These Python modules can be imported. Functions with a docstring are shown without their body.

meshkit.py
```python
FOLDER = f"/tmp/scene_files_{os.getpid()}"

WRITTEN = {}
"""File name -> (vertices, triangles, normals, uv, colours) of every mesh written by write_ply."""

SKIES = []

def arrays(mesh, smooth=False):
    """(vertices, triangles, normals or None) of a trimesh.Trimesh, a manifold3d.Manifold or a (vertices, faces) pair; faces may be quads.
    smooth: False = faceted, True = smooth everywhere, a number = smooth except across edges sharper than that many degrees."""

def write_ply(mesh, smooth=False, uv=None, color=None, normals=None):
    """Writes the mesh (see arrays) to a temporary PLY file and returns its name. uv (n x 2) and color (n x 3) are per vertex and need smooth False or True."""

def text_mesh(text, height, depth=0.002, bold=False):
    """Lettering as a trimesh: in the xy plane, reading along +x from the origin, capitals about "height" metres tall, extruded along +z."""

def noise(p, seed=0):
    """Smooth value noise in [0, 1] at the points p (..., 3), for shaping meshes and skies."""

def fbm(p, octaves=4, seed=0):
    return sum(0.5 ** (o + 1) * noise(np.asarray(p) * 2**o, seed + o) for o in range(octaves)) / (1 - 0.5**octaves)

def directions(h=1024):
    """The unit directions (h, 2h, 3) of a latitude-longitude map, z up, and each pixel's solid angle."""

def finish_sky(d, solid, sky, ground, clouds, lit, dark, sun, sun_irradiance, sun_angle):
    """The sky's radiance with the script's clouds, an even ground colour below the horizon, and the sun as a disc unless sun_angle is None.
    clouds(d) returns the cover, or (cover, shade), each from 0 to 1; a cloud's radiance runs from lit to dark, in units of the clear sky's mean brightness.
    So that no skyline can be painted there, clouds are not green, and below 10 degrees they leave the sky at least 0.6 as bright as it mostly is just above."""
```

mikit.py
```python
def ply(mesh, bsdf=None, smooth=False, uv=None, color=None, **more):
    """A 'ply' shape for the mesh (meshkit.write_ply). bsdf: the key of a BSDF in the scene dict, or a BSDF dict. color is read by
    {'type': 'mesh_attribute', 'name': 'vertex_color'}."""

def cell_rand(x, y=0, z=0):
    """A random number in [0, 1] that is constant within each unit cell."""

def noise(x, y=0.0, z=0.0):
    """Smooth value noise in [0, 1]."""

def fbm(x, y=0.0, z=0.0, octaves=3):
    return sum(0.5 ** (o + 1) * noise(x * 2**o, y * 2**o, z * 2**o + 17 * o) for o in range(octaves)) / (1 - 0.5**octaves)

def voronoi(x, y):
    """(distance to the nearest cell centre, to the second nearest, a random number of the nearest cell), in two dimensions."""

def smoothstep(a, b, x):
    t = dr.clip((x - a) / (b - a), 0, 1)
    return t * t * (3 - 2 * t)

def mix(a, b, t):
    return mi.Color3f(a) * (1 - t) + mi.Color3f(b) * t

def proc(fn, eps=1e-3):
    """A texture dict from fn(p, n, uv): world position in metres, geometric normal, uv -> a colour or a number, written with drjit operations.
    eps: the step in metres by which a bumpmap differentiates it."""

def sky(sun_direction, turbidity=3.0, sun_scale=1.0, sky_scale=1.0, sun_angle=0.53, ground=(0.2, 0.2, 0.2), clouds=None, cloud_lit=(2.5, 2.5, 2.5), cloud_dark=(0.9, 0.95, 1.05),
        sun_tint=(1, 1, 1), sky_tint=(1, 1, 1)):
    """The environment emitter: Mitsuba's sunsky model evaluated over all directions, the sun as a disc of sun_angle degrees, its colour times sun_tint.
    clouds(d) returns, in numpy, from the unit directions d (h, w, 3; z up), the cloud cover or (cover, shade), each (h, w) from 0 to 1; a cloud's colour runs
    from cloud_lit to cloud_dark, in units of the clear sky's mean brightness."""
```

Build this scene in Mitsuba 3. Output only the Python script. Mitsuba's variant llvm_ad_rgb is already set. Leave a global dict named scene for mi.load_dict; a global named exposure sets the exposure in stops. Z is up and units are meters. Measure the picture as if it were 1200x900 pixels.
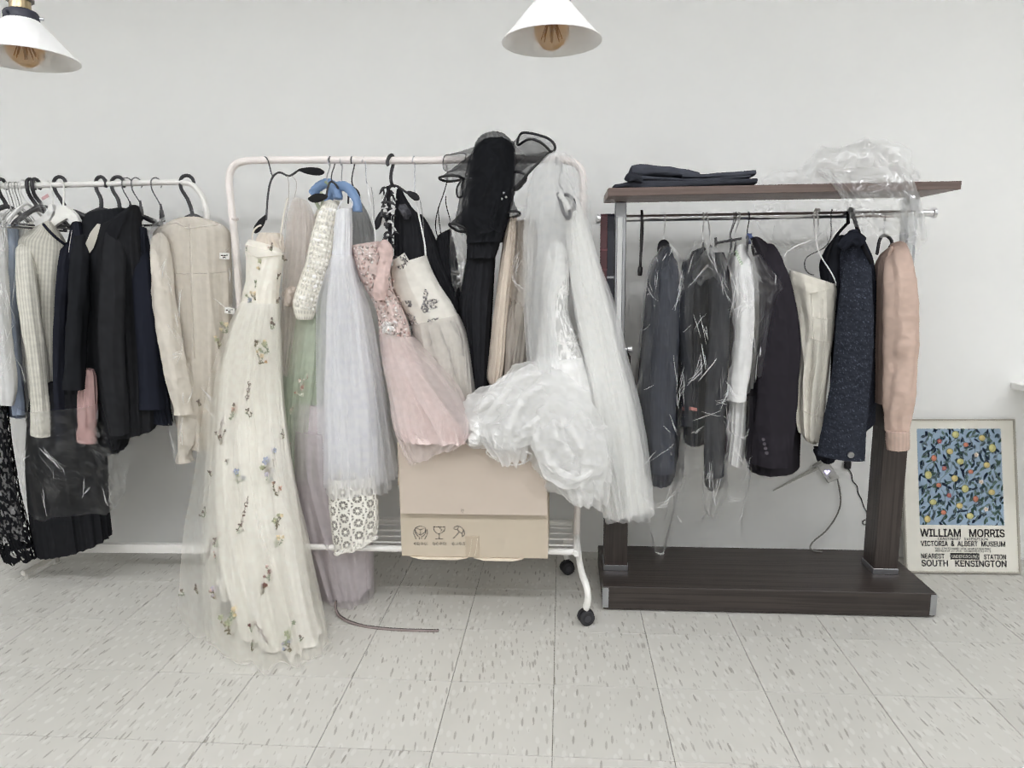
import math, random
import numpy as np, trimesh, manifold3d
import drjit as dr, mitsuba as mi
from scipy.interpolate import PchipInterpolator
import mikit, meshkit
from mikit import proc, noise, fbm, voronoi, cell_rand, smoothstep, mix

T4 = mi.ScalarTransform4f
scene, labels = {}, {}
rng = np.random.default_rng(7)

# ------------------------------------------------------------------ camera
EYE = np.array([0.0, 0.0, 1.209])
F_PX, PITCH, YAW, ROLL = 805.0, 0.16286, 0.07430, 0.01152      # yaw: looking a little to the left
_f = np.array([-math.sin(YAW) * math.cos(PITCH), math.cos(YAW) * math.cos(PITCH), -math.sin(PITCH)])
_r = np.array([math.cos(YAW), math.sin(YAW), 0.0])
_d = np.cross(_f, _r)
_r, _d = math.cos(ROLL) * _r + math.sin(ROLL) * _d, -math.sin(ROLL) * _r + math.cos(ROLL) * _d
scene["camera"] = {"type": "perspective", "fov": math.degrees(2 * math.atan(600 / F_PX)), "fov_axis": "x", "near_clip": 0.05, "far_clip": 50.0,
                   "to_world": T4().look_at(origin=EYE.tolist(), target=(EYE + _f).tolist(), up=(-_d).tolist())}
exposure = 1.64
WALL = 2.85          # distance of the back wall
CEIL = 2.62

# ------------------------------------------------------------------ lamps of the room: rows of ceiling luminaires parallel to the back wall
LAMP_ROWS = [(1.55, 2.1), (0.10, 13.0), (-2.5, 8.0)]          # (distance, radiance)
LAMP_TINT = (0.985, 1.0, 1.025)


def S(*c):
    """sRGB 0-255 to a linear reflectance."""
    c = np.array(c[0] if len(c) == 1 else c, float) / 255
    return np.where(c <= 0.04045, c / 12.92, ((c + 0.055) / 1.055) ** 2.4)


def ray(px, py):
    return (px - 600) / F_PX * _r + (py - 450) / F_PX * _d + _f


def P(px, py, Y):
    """The world point at distance Y that the photograph shows at this place."""
    v = ray(px, py)
    return EYE + v * (Y / v[1])


def FL(px, py, z=0.0):
    v = ray(px, py)
    return EYE + v * ((z - EYE[2]) / v[2])


def to_px(q):
    v = (np.asarray(q) - EYE) @ np.array([_r, _d, _f]).T
    return np.stack([600 + F_PX * v[..., 0] / v[..., 2], 450 + F_PX * v[..., 1] / v[..., 2]], -1)


# ------------------------------------------------------------------ materials
VC = {"type": "mesh_attribute", "name": "vertex_color"}
rgb = lambda c: {"type": "rgb", "value": [float(x) for x in c]}
two = lambda b: {"type": "twosided", "bsdf": b}
OPACITY = proc(lambda p, n, uv: uv.x)          # how densely a fabric is woven, per vertex


def floor_tex(p, n, uv):
    x, y = p.x, p.y
    tile = cell_rand(dr.floor((x + 0.02525) / 0.3048), dr.floor((y - 1.56) / 0.3048), 5)
    base = mix((0.51, 0.498, 0.464), (0.56, 0.548, 0.513), fbm(x * 9, y * 5, tile * 9))
    base = base * (0.97 + 0.05 * tile)
    xx, yy = x + 0.25 * y * (tile - 0.4), y
    f1, f2, k = voronoi(xx * 78 + 40 * tile, yy * 15)
    s = smoothstep(0.30, 0.20, f1) * smoothstep(0.76, 0.80, k)
    g1, g2, q = voronoi(xx * 150 + 7, yy * 34 + 90 * tile)
    s2 = smoothstep(0.30, 0.2, g1) * smoothstep(0.84, 0.88, q)
    h1, h2, w = voronoi(xx * 45 + 3, yy * 20 + 9 * tile)
    s3 = smoothstep(0.34, 0.2, h1) * smoothstep(0.5, 0.6, w)
    c = mix(base, (0.60, 0.59, 0.56), s3 * 0.6)
    c = mix(c, (0.24, 0.222, 0.195), s * (0.25 + 0.45 * cell_rand(k * 991)))
    return mix(c, (0.30, 0.28, 0.25), s2 * 0.4)


def wood_tex(dark, light, ax):
    def fn(p, n, uv):
        u, v, w = (p.x, p.z, p.y) if ax == "x" else (p.z, p.x, p.y)
        g = fbm(u * 3, v * 160, w * 160)
        h = noise(u * 14, v * 500, w * 500)
        return mix(dark, light, smoothstep(0.25, 0.75, g) * 0.7 + 0.3 * h)
    return fn


def wall_tex(p, n, uv):
    return mix((0.835, 0.838, 0.828), (0.855, 0.858, 0.848), fbm(p.x * 1.3, p.y * 1.3, p.z * 1.6))


scene["m_wall"] = two({"type": "diffuse", "reflectance": proc(wall_tex)})
scene["m_ceiling"] = two({"type": "diffuse", "reflectance": rgb((0.8, 0.8, 0.78))})
scene["m_tile"] = two({"type": "principled", "base_color": proc(floor_tex), "roughness": 0.42, "specular": 0.4})
scene["m_fab"] = two({"type": "diffuse", "reflectance": VC})
scene["m_satin"] = two({"type": "principled", "base_color": VC, "roughness": 0.42, "specular": 0.45})
scene["m_glit"] = two({"type": "principled", "base_color": VC, "roughness": 0.22, "metallic": 0.7, "specular": 0.6})
scene["m_paint"] = two({"type": "principled", "base_color": VC, "roughness": 0.34, "specular": 0.5})
scene["m_matte"] = two({"type": "principled", "base_color": VC, "roughness": 0.6, "specular": 0.35})
scene["m_tulle"] = {"type": "mask", "opacity": OPACITY, "bsdf": {"type": "principledthin", "base_color": VC, "roughness": 0.9, "diff_trans": 0.55, "spec_trans": 0.0, "eta": 1.2}}
scene["m_glint"] = {"type": "mask", "opacity": 0.48, "bsdf": two({"type": "principled", "base_color": rgb((0.9, 0.905, 0.91)), "roughness": 0.2, "metallic": 0.3, "specular": 0.8})}  # pale material for the glint lines modelled on plastic film
scene["m_film"] = {"type": "mask", "opacity": OPACITY, "bsdf": two({"type": "principled", "base_color": rgb((0.93, 0.94, 0.95)), "roughness": 0.10, "metallic": 0.95, "specular": 0.6})}
scene["m_chrome"] = two({"type": "principled", "base_color": rgb((0.86, 0.87, 0.89)), "metallic": 1.0, "roughness": 0.12, "specular": 0.5})
scene["m_steel"] = two({"type": "principled", "base_color": rgb((0.46, 0.47, 0.495)), "metallic": 1.0, "roughness": 0.3, "specular": 0.5})
scene["m_wood_dark"] = two({"type": "principled", "base_color": proc(wood_tex((0.022, 0.017, 0.0155), (0.046, 0.036, 0.032), "x")), "roughness": 0.38, "specular": 0.45})
scene["m_wood_post"] = two({"type": "principled", "base_color": proc(wood_tex((0.024, 0.018, 0.0165), (0.05, 0.039, 0.035), "z")), "roughness": 0.4, "specular": 0.45})
scene["m_wood_shelf"] = two({"type": "principled", "base_color": proc(wood_tex((0.085, 0.055, 0.047), (0.15, 0.105, 0.09), "x")), "roughness": 0.4, "specular": 0.5})
scene["m_glass"] = {"type": "thindielectric", "int_ior": 1.5, "specular_transmittance": rgb((0.86, 0.70, 0.52)), "specular_reflectance": rgb((1, 1, 1))}
scene["m_clear"] = {"type": "thindielectric", "int_ior": 1.38}


# ------------------------------------------------------------------ bookkeeping
_count = {}


def key_for(name, parent=None):
    k = f"{parent}__{name}" if parent else name
    n = _count.get(k, -1) + 1
    _count[k] = n
    return k if n == 0 else f"{k}_{n:03d}"


def thing(name, label, category, group=None):
    k = key_for(name)
    labels[k] = {"label": label, "category": category}
    if group:
        labels[k]["group"] = group
    return k


def shape(name, parent, mesh, bsdf, color=None, smooth=False, op=None, label=None, kind=None):
    """One entry of the scene. color: one colour or one per vertex; op: weave density, one or per vertex."""
    k = key_for(name, parent)
    put(k, mesh, bsdf, color, smooth, op)
    if label or kind:
        labels[k] = {**({"label": label} if label else {}), **({"kind": kind} if kind else {})}
    return k


def put(k, mesh, bsdf, color=None, smooth=False, op=None):
    if isinstance(mesh, Grid):
        color = mesh.color if color is None else color
        op = mesh.op if op is None else op
        mesh, smooth = mesh.mesh, True if smooth is False else smooth
    if hasattr(mesh, "to_mesh"):
        m = mesh.to_mesh()
        mesh = trimesh.Trimesh(m.vert_properties[:, :3], m.tri_verts, process=False)
    if color is not None and np.ndim(color) == 1:
        if smooth not in (False, True):
            mesh, smooth = trimesh.graph.smooth_shade(mesh, angle=math.radians(smooth), facet_minarea=None), True
        color = np.tile(np.asarray(color, float), (len(mesh.vertices), 1))
    if color is not None and bsdf in ("m_fab", "m_satin", "m_tulle", "m_glit"):       # dyed cloth: muted, and never quite black
        color = np.array(color, float)
        lum = color @ np.array([.21, .72, .07])
        color = np.clip(.0005 + (.85 + .10 * lum[:, None]) * (lum[:, None] + .66 * (color - lum[:, None])), 0, .93)
    uv = None
    if op is not None:
        uv = np.zeros((len(mesh.vertices), 2))
        uv[:, 0] = op
    scene[k] = mikit.ply(mesh, bsdf, smooth=smooth, uv=uv, color=color)
    return k


cat = trimesh.util.concatenate


# ------------------------------------------------------------------ hard shapes
def box(x0, x1, y0, y1, z0, z1, r=0.0):
    if r <= 0:
        return trimesh.creation.box(bounds=[[x0, y0, z0], [x1, y1, z1]])
    c = np.array([[x, y, z] for x in (x0 + r, x1 - r) for y in (y0 + r, y1 - r) for z in (z0 + r, z1 - r)])
    o = np.array([[a, b, c_] for a in (-1, 1) for b in (-1, 1) for c_ in (-1, 1)], float)
    pts = []
    for k in range(3):
        e = np.zeros(3)
        e[k] = r
        pts += [c + e, c - e]
    return trimesh.convex.convex_hull(np.vstack(pts))


def hull(*pts):
    return trimesh.convex.convex_hull(np.vstack(pts))


def frame_of(p):
    p = np.asarray(p, float)
    t = np.gradient(p, axis=0)
    t /= np.linalg.norm(t, axis=1, keepdims=True) + 1e-12
    a = np.zeros_like(t)
    ref = np.array([0, 0, 1.0]) if abs(t[0, 2]) < 0.9 else np.array([1.0, 0, 0])
    for i in range(len(p)):
        ref = ref - t[i] * (ref @ t[i])
        ref /= np.linalg.norm(ref) + 1e-12
        a[i] = ref
    return t, a, np.cross(t, a)


def tube(p, r, sides=8, flat=1.0, ends=True):
    """A tube along the points; r: one radius or one per point; flat: the second axis in units of the first."""
    p = np.asarray(p, float)
    t, a, b = frame_of(p)
    r = np.broadcast_to(np.asarray(r, float), (len(p),))
    th = np.arange(sides) * 2 * np.pi / sides
    v = p[:, None] + r[:, None, None] * (np.cos(th)[None, :, None] * a[:, None] + flat * np.sin(th)[None, :, None] * b[:, None])
    return skin(v, ends, ends)


def skin(v, cap0=True, cap1=True, inset=0.0):
    """Rings (n, m, 3) as a closed surface."""
    n, m = v.shape[:2]
    i, j = np.meshgrid(np.arange(n - 1), np.arange(m), indexing="ij")
    q = np.stack([i * m + j, i * m + (j + 1) % m, (i + 1) * m + (j + 1) % m, (i + 1) * m + j], -1).reshape(-1, 4)
    f = [q[:, [0, 1, 2]], q[:, [0, 2, 3]]]
    vs = [v.reshape(-1, 3)]
    at = n * m
    for on, ring, flip in ((cap0, v[0], True), (cap1, v[-1], False)):
        if on:
            vs += [ring, ring.mean(0, keepdims=True)]
            k = np.arange(m)
            tri = np.stack([at + k, at + (k + 1) % m, np.full(m, at + m)], -1)
            f.append(tri[:, ::-1] if flip else tri)
            at += m + 1
    return trimesh.Trimesh(np.vstack(vs), np.vstack(f), process=False)


def smooth_path(pts, n=24):
    pts = np.asarray(pts, float)
    s = np.r_[0, np.cumsum(np.linalg.norm(np.diff(pts, axis=0), axis=1))]
    u = np.linspace(0, s[-1], n)
    from scipy.interpolate import CubicSpline
    if len(pts) < 3:
        return np.stack([np.interp(u, s, pts[:, k]) for k in range(pts.shape[1])], -1)
    return CubicSpline(s, pts)(u)


def lathe(profile, sections=40, centre=(0, 0, 0)):
    """profile: (radius, z) from bottom to top."""
    p = np.asarray(profile, float)
    th = np.arange(sections) * 2 * np.pi / sections
    v = np.stack([p[:, :1] * np.cos(th), p[:, :1] * np.sin(th), np.repeat(p[:, 1:], sections, 1)], -1)
    return skin(v + np.asarray(centre), False, False)


def sheet(v):
    """Grid (n, m, 3) of points as an open surface."""
    n, m = v.shape[:2]
    i, j = np.meshgrid(np.arange(n - 1), np.arange(m - 1), indexing="ij")
    q = np.stack([i * m + j, i * m + j + 1, (i + 1) * m + j + 1, (i + 1) * m + j], -1).reshape(-1, 4)
    return trimesh.Trimesh(v.reshape(-1, 3), np.vstack([q[:, [0, 1, 2]], q[:, [0, 2, 3]]]), process=False)


# ------------------------------------------------------------------ cloth
class Grid:
    """A lofted piece of cloth: its mesh, its rings and what was painted on them."""
    mesh = color = op = v = n = None

    def hit(self, px, py):
        """Where the line of sight through these places meets the front of the cloth."""
        px, py = np.atleast_1d(px), np.atleast_1d(py)
        d = np.array([ray(a, b) for a, b in zip(px, py)])
        d /= np.linalg.norm(d, axis=1, keepdims=True)
        loc, idx, _ = self.mesh.ray.intersects_location(np.tile(EYE, (len(d), 1)), d, multiple_hits=True)
        best = np.full(len(d), np.inf)
        for l, i in zip(loc, idx):
            best[i] = min(best[i], np.linalg.norm(l - EYE))
        ok = np.isfinite(best)
        if not ok.any():
            c = self.mesh.vertices.mean(0)
            best[:] = np.linalg.norm(c - EYE)
        elif not ok.all():
            good = np.nonzero(ok)[0]
            for i in np.nonzero(~ok)[0]:
                best[i] = best[good[np.argmin((px[good] - px[i]) ** 2 + (py[good] - py[i]) ** 2)]]
        return EYE + d * best[:, None], d


def cyl(v, th, seed):
    return np.stack([np.cos(th) * 1.0 + seed * 3.7, np.sin(th) * 1.0 + seed * 1.3, v], -1)


def crease_or_glint(p, seed=0, octaves=3):
    """Sharp-edged crumpling, about -1 to 1."""
    out, w = 0, 0
    for o in range(octaves):
        n = 1 - np.abs(2 * meshkit.noise(p * 1.9**o + 13.7 * o, seed + o) - 1)
        out, w = out + 0.6**o * n, w + 0.6**o
    return 2 * (out / w - 0.62) * 1.6


def loft(rows, Y=2.43, hd=0.1, n=72, m=110, amp=(0.002, 0.012), k=(7, 12, 19), seed=0, e=1.0, crumple=0.0, cfreq=14.0, col=(0.5, 0.5, 0.5), vary=0.08,
         op=None, hem=0.0, lateral=0.3, power=0.75, caps=(True, False), streak=0.0, swirl=0.5, aniso=False):
    """Cloth hung through rows of (xl, yl, xr, yr[, Y[, hd]]): each row is a closed ring around the thing's middle at distance Y, hd deep to the front and the back."""
    R = np.array([list(r) + [Y] * (len(r) < 5) + [hd] * (len(r) < 6) for r in rows], float)
    s = np.r_[0, np.cumsum(np.hypot(np.diff(R[:, [0, 2]].mean(1)), np.diff(R[:, [1, 3]].mean(1))))]
    s /= s[-1]
    vv = np.linspace(0, 1, n)
    C = PchipInterpolator(s, R)(vv) if len(R) > 2 else np.stack([np.interp(vv, s, R[:, j]) for j in range(6)], -1)
    th = np.arange(m) * 2 * np.pi / m
    L = np.array([P(c[0], c[1], c[4]) for c in C])
    Rr = np.array([P(c[2], c[3], c[4]) for c in C])
    mid, h = (L + Rr) / 2, (Rr - L) / 2
    hw = np.linalg.norm(h, axis=1)
    d = mid - EYE
    d[:, 2] = 0
    d /= np.linalg.norm(d, axis=1, keepdims=True)
    TH, VV = np.meshgrid(th, vv)
    c_, s_ = np.cos(TH), np.sin(TH)
    ce, se = np.sign(c_) * np.abs(c_) ** e, np.sign(s_) * np.abs(s_) ** e
    length = np.linalg.norm(mid[-1] - mid[0])
    A = amp[0] + (amp[1] - amp[0]) * VV**power
    Fo = 0
    for i, kk in enumerate(k):
        ph = swirl * 6 * meshkit.noise(np.stack([VV * 2.0 * length, np.full_like(VV, seed * 1.7 + i * 5.1), np.zeros_like(VV)], -1), seed) + i * 2.1 + seed
        wob = 1.6 * meshkit.noise(cyl(VV * 0.7, TH, seed + i) * 1.5, seed + 3)
        wv = np.sin(kk * TH + ph + 4 * wob)
        wgt = (1.0, 0.6, 0.42)[min(i, 2)] * (0.35 + 1.1 * meshkit.noise(cyl(VV * 1.2, TH, seed + 9 + i) * 1.6, seed + i))
        Fo = Fo + wgt * (1 - 2 * np.abs(wv) ** 0.8 if i == 0 else wv)
    Fo = Fo / 1.4
    A = np.minimum(A, 0.55 * np.minimum(np.maximum(hw, 0.006), np.maximum(C[:, 5], 0.006))[:, None])
    on = np.stack([c_ * C[:, 5:6], s_ * hw[:, None]], -1)
    on /= np.linalg.norm(on, axis=-1, keepdims=True) + 1e-9
    D = A * Fo
    V = mid[:, None] + h[:, None] * ce[..., None] + d[:, None] * (C[:, 5:6] * se)[..., None]
    hn = h / (hw[:, None] + 1e-9)
    if crumple:
        W = V * cfreq
        if aniso:
            W = np.stack([W[..., 0] * 1.7 + W[..., 2] * .5, W[..., 1], W[..., 2] * .6 - W[..., 0] * .35], -1) + 1.2 * (meshkit.noise(V * 9, seed + 2) - .5)[..., None]
        D = D + crumple * crease_or_glint(W, seed + 21)
    V = V + (hn[:, None] * on[..., :1] * lateral + d[:, None] * on[..., 1:]) * D[..., None]
    if hem:
        V[..., 2] += hem * (meshkit.noise(cyl(0 * VV, TH, seed) * 3.1, seed + 5) - 0.5) * 2 * np.clip((VV - 0.75) / 0.25, 0, 1) ** 2
    V[..., 2] = np.maximum(V[..., 2], 0.006)
    g = Grid()
    g.v, g.C, g.TH, g.VV, g.fold = V, C, TH, VV, Fo
    g.mesh = skin(V, caps[0], caps[1])
    base = col(g) if callable(col) else np.broadcast_to(np.asarray(col, float), V.shape)
    f = 1 + vary * 2 * (meshkit.fbm(V * 60, 2, seed + 2) - 0.5)
    if streak:
        f = f * (1 + streak * 2 * (meshkit.noise(np.stack([TH * m / 9, VV * 3 * length, 0 * VV], -1), seed + 4) - 0.5))
    g.color = pad(g, np.clip(base * f[..., None], 0.004, 0.93))
    if op is not None:
        o = op(g) if callable(op) else float(op) * (.8 + .4 * meshkit.noise(np.stack([TH * m / 12, VV * 2.2 * length, 0 * VV], -1), seed + 8))
        g.op = pad(g, np.clip(o, 0, 1))
    return g


def pad(g, a):
    """Per-ring values carried on to the caps' vertices."""
    n, m = g.TH.shape
    flat = a.reshape(n * m, -1)
    extra = len(g.mesh.vertices) - n * m
    out = [flat]
    while extra > 0:
        ring = a[0] if (len(out) == 1 and np.allclose(g.mesh.vertices[n * m], g.v[0, 0])) else a[-1]
        ring = ring.reshape(m, -1)
        out += [ring, ring.mean(0, keepdims=True)]
        extra -= m + 1
    r = np.vstack(out)
    return r[:, 0] if a.ndim == 2 else r


def rows_grow(rows, top=0.0, bottom=0.0, ext=0.0):
    """The same rows, wider by these pixels at the top and the bottom, and longer by ext at the hem."""
    out = []
    n = len(rows) - 1
    for i, r in enumerate(rows):
        g = top + (bottom - top) * i / n
        r = list(r)
        r[0] -= g
        r[2] += g
        if i == n:
            r[1] += ext
            r[3] += ext
        out.append(tuple(r))
    return out


def arm(pts, col, seed=0, n=40, m=36, amp=0.004, crumple=0.003, flat=1.0, vary=0.08, op=None, k=(3, 5, 8), cfreq=16.0, sink=0.0):
    """A sleeve or another long soft tube through (px, py, Y, half-width in px)."""
    if sink:          # the shoulder end comes out of the body
        pts = [(pts[0][0], pts[0][1], pts[0][2] + sink, pts[0][3])] + list(pts[1:])
    p3 = np.array([P(a, b, c) for a, b, c, _ in pts])
    r3 = np.array([w * (c / F_PX) for _, _, c, w in pts])
    q = smooth_path(p3, n)
    s = np.r_[0, np.cumsum(np.linalg.norm(np.diff(p3, axis=0), axis=1))]
    r = PchipInterpolator(s, r3)(np.linspace(0, s[-1], n)) if len(s) > 2 else np.interp(np.linspace(0, s[-1], n), s, r3)
    r = r * np.sqrt(np.clip(np.linspace(0, 1, n) / .05 + .06, 0, 1))
    t, a, b = frame_of(q)
    view = q - EYE
    view /= np.linalg.norm(view, axis=1, keepdims=True)
    b = view - t * np.sum(view * t, 1, keepdims=True)
    b /= np.linalg.norm(b, axis=1, keepdims=True)
    a = np.cross(t, b)
    th = np.arange(m) * 2 * np.pi / m
    TH, VV = np.meshgrid(th, np.linspace(0, 1, n))
    Fo = sum((1, .6, .4)[i] * np.sin(kk * TH + 5 * meshkit.noise(np.stack([VV * 3, 0 * VV + i + seed, 0 * VV], -1), seed)) for i, kk in enumerate(k)) / 1.6
    rad = r[:, None] + amp * Fo
    V = q[:, None] + a[:, None] * (np.cos(TH) * rad)[..., None] + b[:, None] * (np.sin(TH) * rad * flat)[..., None]
    if crumple:
        cr = crumple * crease_or_glint(V * cfreq, seed + 5)
        V = V + (a[:, None] * np.cos(TH)[..., None] * 0.4 + b[:, None] * np.sin(TH)[..., None]) * cr[..., None]
    g = Grid()
    g.v, g.TH, g.VV, g.fold = V, TH, VV, Fo
    g.mesh = skin(V, True, True)
    base = col(g) if callable(col) else np.broadcast_to(np.asarray(col, float), V.shape)
    g.color = pad(g, np.clip(base * (1 + vary * 2 * (meshkit.fbm(V * 60, 2, seed) - 0.5))[..., None], 0.004, 0.93))
    if op is not None:
        g.op = pad(g, op(g) if callable(op) else np.full(TH.shape, float(op)))
    return g


def resample(A, n):
    A = np.asarray(A, float)
    s = np.r_[0, np.cumsum(np.linalg.norm(np.diff(A, axis=0), axis=1))]
    u = np.linspace(0, s[-1], n)
    return np.stack([np.interp(u, s, A[:, k]) for k in range(A.shape[1])], -1)


def patch(g, A, B, lift=0.004, n=16, m=8, thick=0.004):
    """A piece of cloth laid on the front of g between two outlines."""
    a, b = resample(A, n), resample(B, n)
    w = np.linspace(0, 1, m)[None, :, None]
    q = a[:, None] * (1 - w) + b[:, None] * w
    hit, d = g.hit(q[..., 0].ravel(), q[..., 1].ravel())
    front = (hit - d * lift).reshape(n, m, 3)
    back = (hit - d * (lift - thick)).reshape(n, m, 3)
    ring = np.concatenate([front, back[:, ::-1]], 1)
    return skin(ring, True, True)


def plate(poly, Y, thick=.012, r=0.0):
    """A flat thing of some thickness with this outline of the photograph's plane, standing at distance Y."""
    a = np.array([P(x, y, Y) for x, y in poly])
    from shapely.geometry import Polygon
    pg = Polygon(a[:, [0, 2]])
    m_ = trimesh.creation.extrude_polygon(pg.buffer(-r).buffer(r) if r else pg, thick, engine="earcut")
    v = m_.vertices
    return trimesh.Trimesh(np.c_[v[:, 0], Y - thick / 2 + v[:, 2], v[:, 1]], m_.faces[:, ::-1], process=False)


def cut(g, keep):
    """Only the faces of a loft where keep is high: open lace as real holes."""
    k = pad(g, keep)
    f = g.mesh.faces[k[g.mesh.faces].mean(1) > .5]
    m_ = trimesh.Trimesh(g.mesh.vertices, f, process=False)
    used = np.unique(f)
    c_ = g.color[used]
    m_.remove_unreferenced_vertices()
    return m_, c_


def hem_edge(k, g, r=.0012, col=(.7, .68, .62)):
    """The bound edge along the last ring of a layer of cloth."""
    q = np.vstack([g.v[-1][::2], g.v[-1][:1]])
    shape("hem_edge", k, tube(q, r, 4), "m_fab", color=col)


def seam(g, pts, r=0.0012, lift=0.001, n=24, sides=5):
    q = resample(pts, n)
    hit, d = g.hit(q[:, 0], q[:, 1])
    return tube(hit - d * lift, r, sides)


def on_cloth(g, px, py, lift=0.0):
    hit, d = g.hit(px, py)
    return hit[0] - d[0] * lift


def stick(pts, r, sides=7, n=None, flat=1.0):
    """A tube through (px, py, Y) points."""
    q = np.array([P(*p) for p in pts])
    return tube(smooth_path(q, n or max(6, 5 * len(pts))), r, sides, flat)


def flower(g, px, py, size, petals=5, col=(.5, .4, .2), mid=(.6, .5, .1), seed=0, green=None, stems=2):
    """An embroidered sprig on the cloth: raised petals, a knot and stems; (mesh, colours)."""
    r_ = np.random.default_rng(seed)
    c = on_cloth(g, px, py, 0.002)
    z = EYE - c
    z /= np.linalg.norm(z)
    x = np.cross([0, 0, 1], z)
    x /= np.linalg.norm(x)
    y = np.cross(z, x)
    ms, cs = [], []

    def blob(o, dx, l, w, colour):
        dy = np.cross(z, dx)
        m_ = trimesh.creation.icosphere(1, 1.0)
        v = m_.vertices
        m_ = trimesh.Trimesh(o + dx * (l * (v[:, :1] + 1)) + dy * (w * v[:, 1:2]) + z * (0.0018 * v[:, 2:3]), m_.faces, process=False)
        ms.append(m_)
        cs.append(np.tile(np.clip(np.asarray(colour) * r_.uniform(0.8, 1.15), 0, .9), (len(v), 1)))

    gc = np.asarray(green if green is not None else (.25, .33, .15))
    heads = [c] + [c + size * (x * r_.uniform(-1.3, 1.3) + y * r_.uniform(-1.5, 1.5)) for _ in range(2)]
    root = c - y * size * 1.9 + x * size * r_.uniform(-.8, .8)
    for h, o in enumerate(heads):
        s_ = size * (.62 if h == 0 else .40)
        a0 = r_.uniform(0, 6)
        hc = col if h < 2 else mid
        for i in range(petals):
            a = a0 + i * 2 * np.pi / petals + r_.uniform(-.2, .2)
            blob(o, x * math.cos(a) + y * math.sin(a), s_ * 0.5, s_ * 0.32, hc)
        blob(o + z * 0.001 - x * s_ * .2, x, s_ * 0.2, s_ * 0.2, mid)
        q = smooth_path([o, (o + root) / 2 + x * size * r_.uniform(-.4, .4), root], 8)
        t_ = tube(q, 0.0007, 4)
        ms.append(t_)
        cs.append(np.tile(gc, (len(t_.vertices), 1)))
        for i in range(1, 7):
            a2 = r_.uniform(0, 6.28)
            blob(q[i], x * math.cos(a2) + y * math.sin(a2), size * 0.20, size * 0.10, gc * r_.uniform(.8, 1.25))
    return cat(ms), np.vstack(cs)


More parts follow.
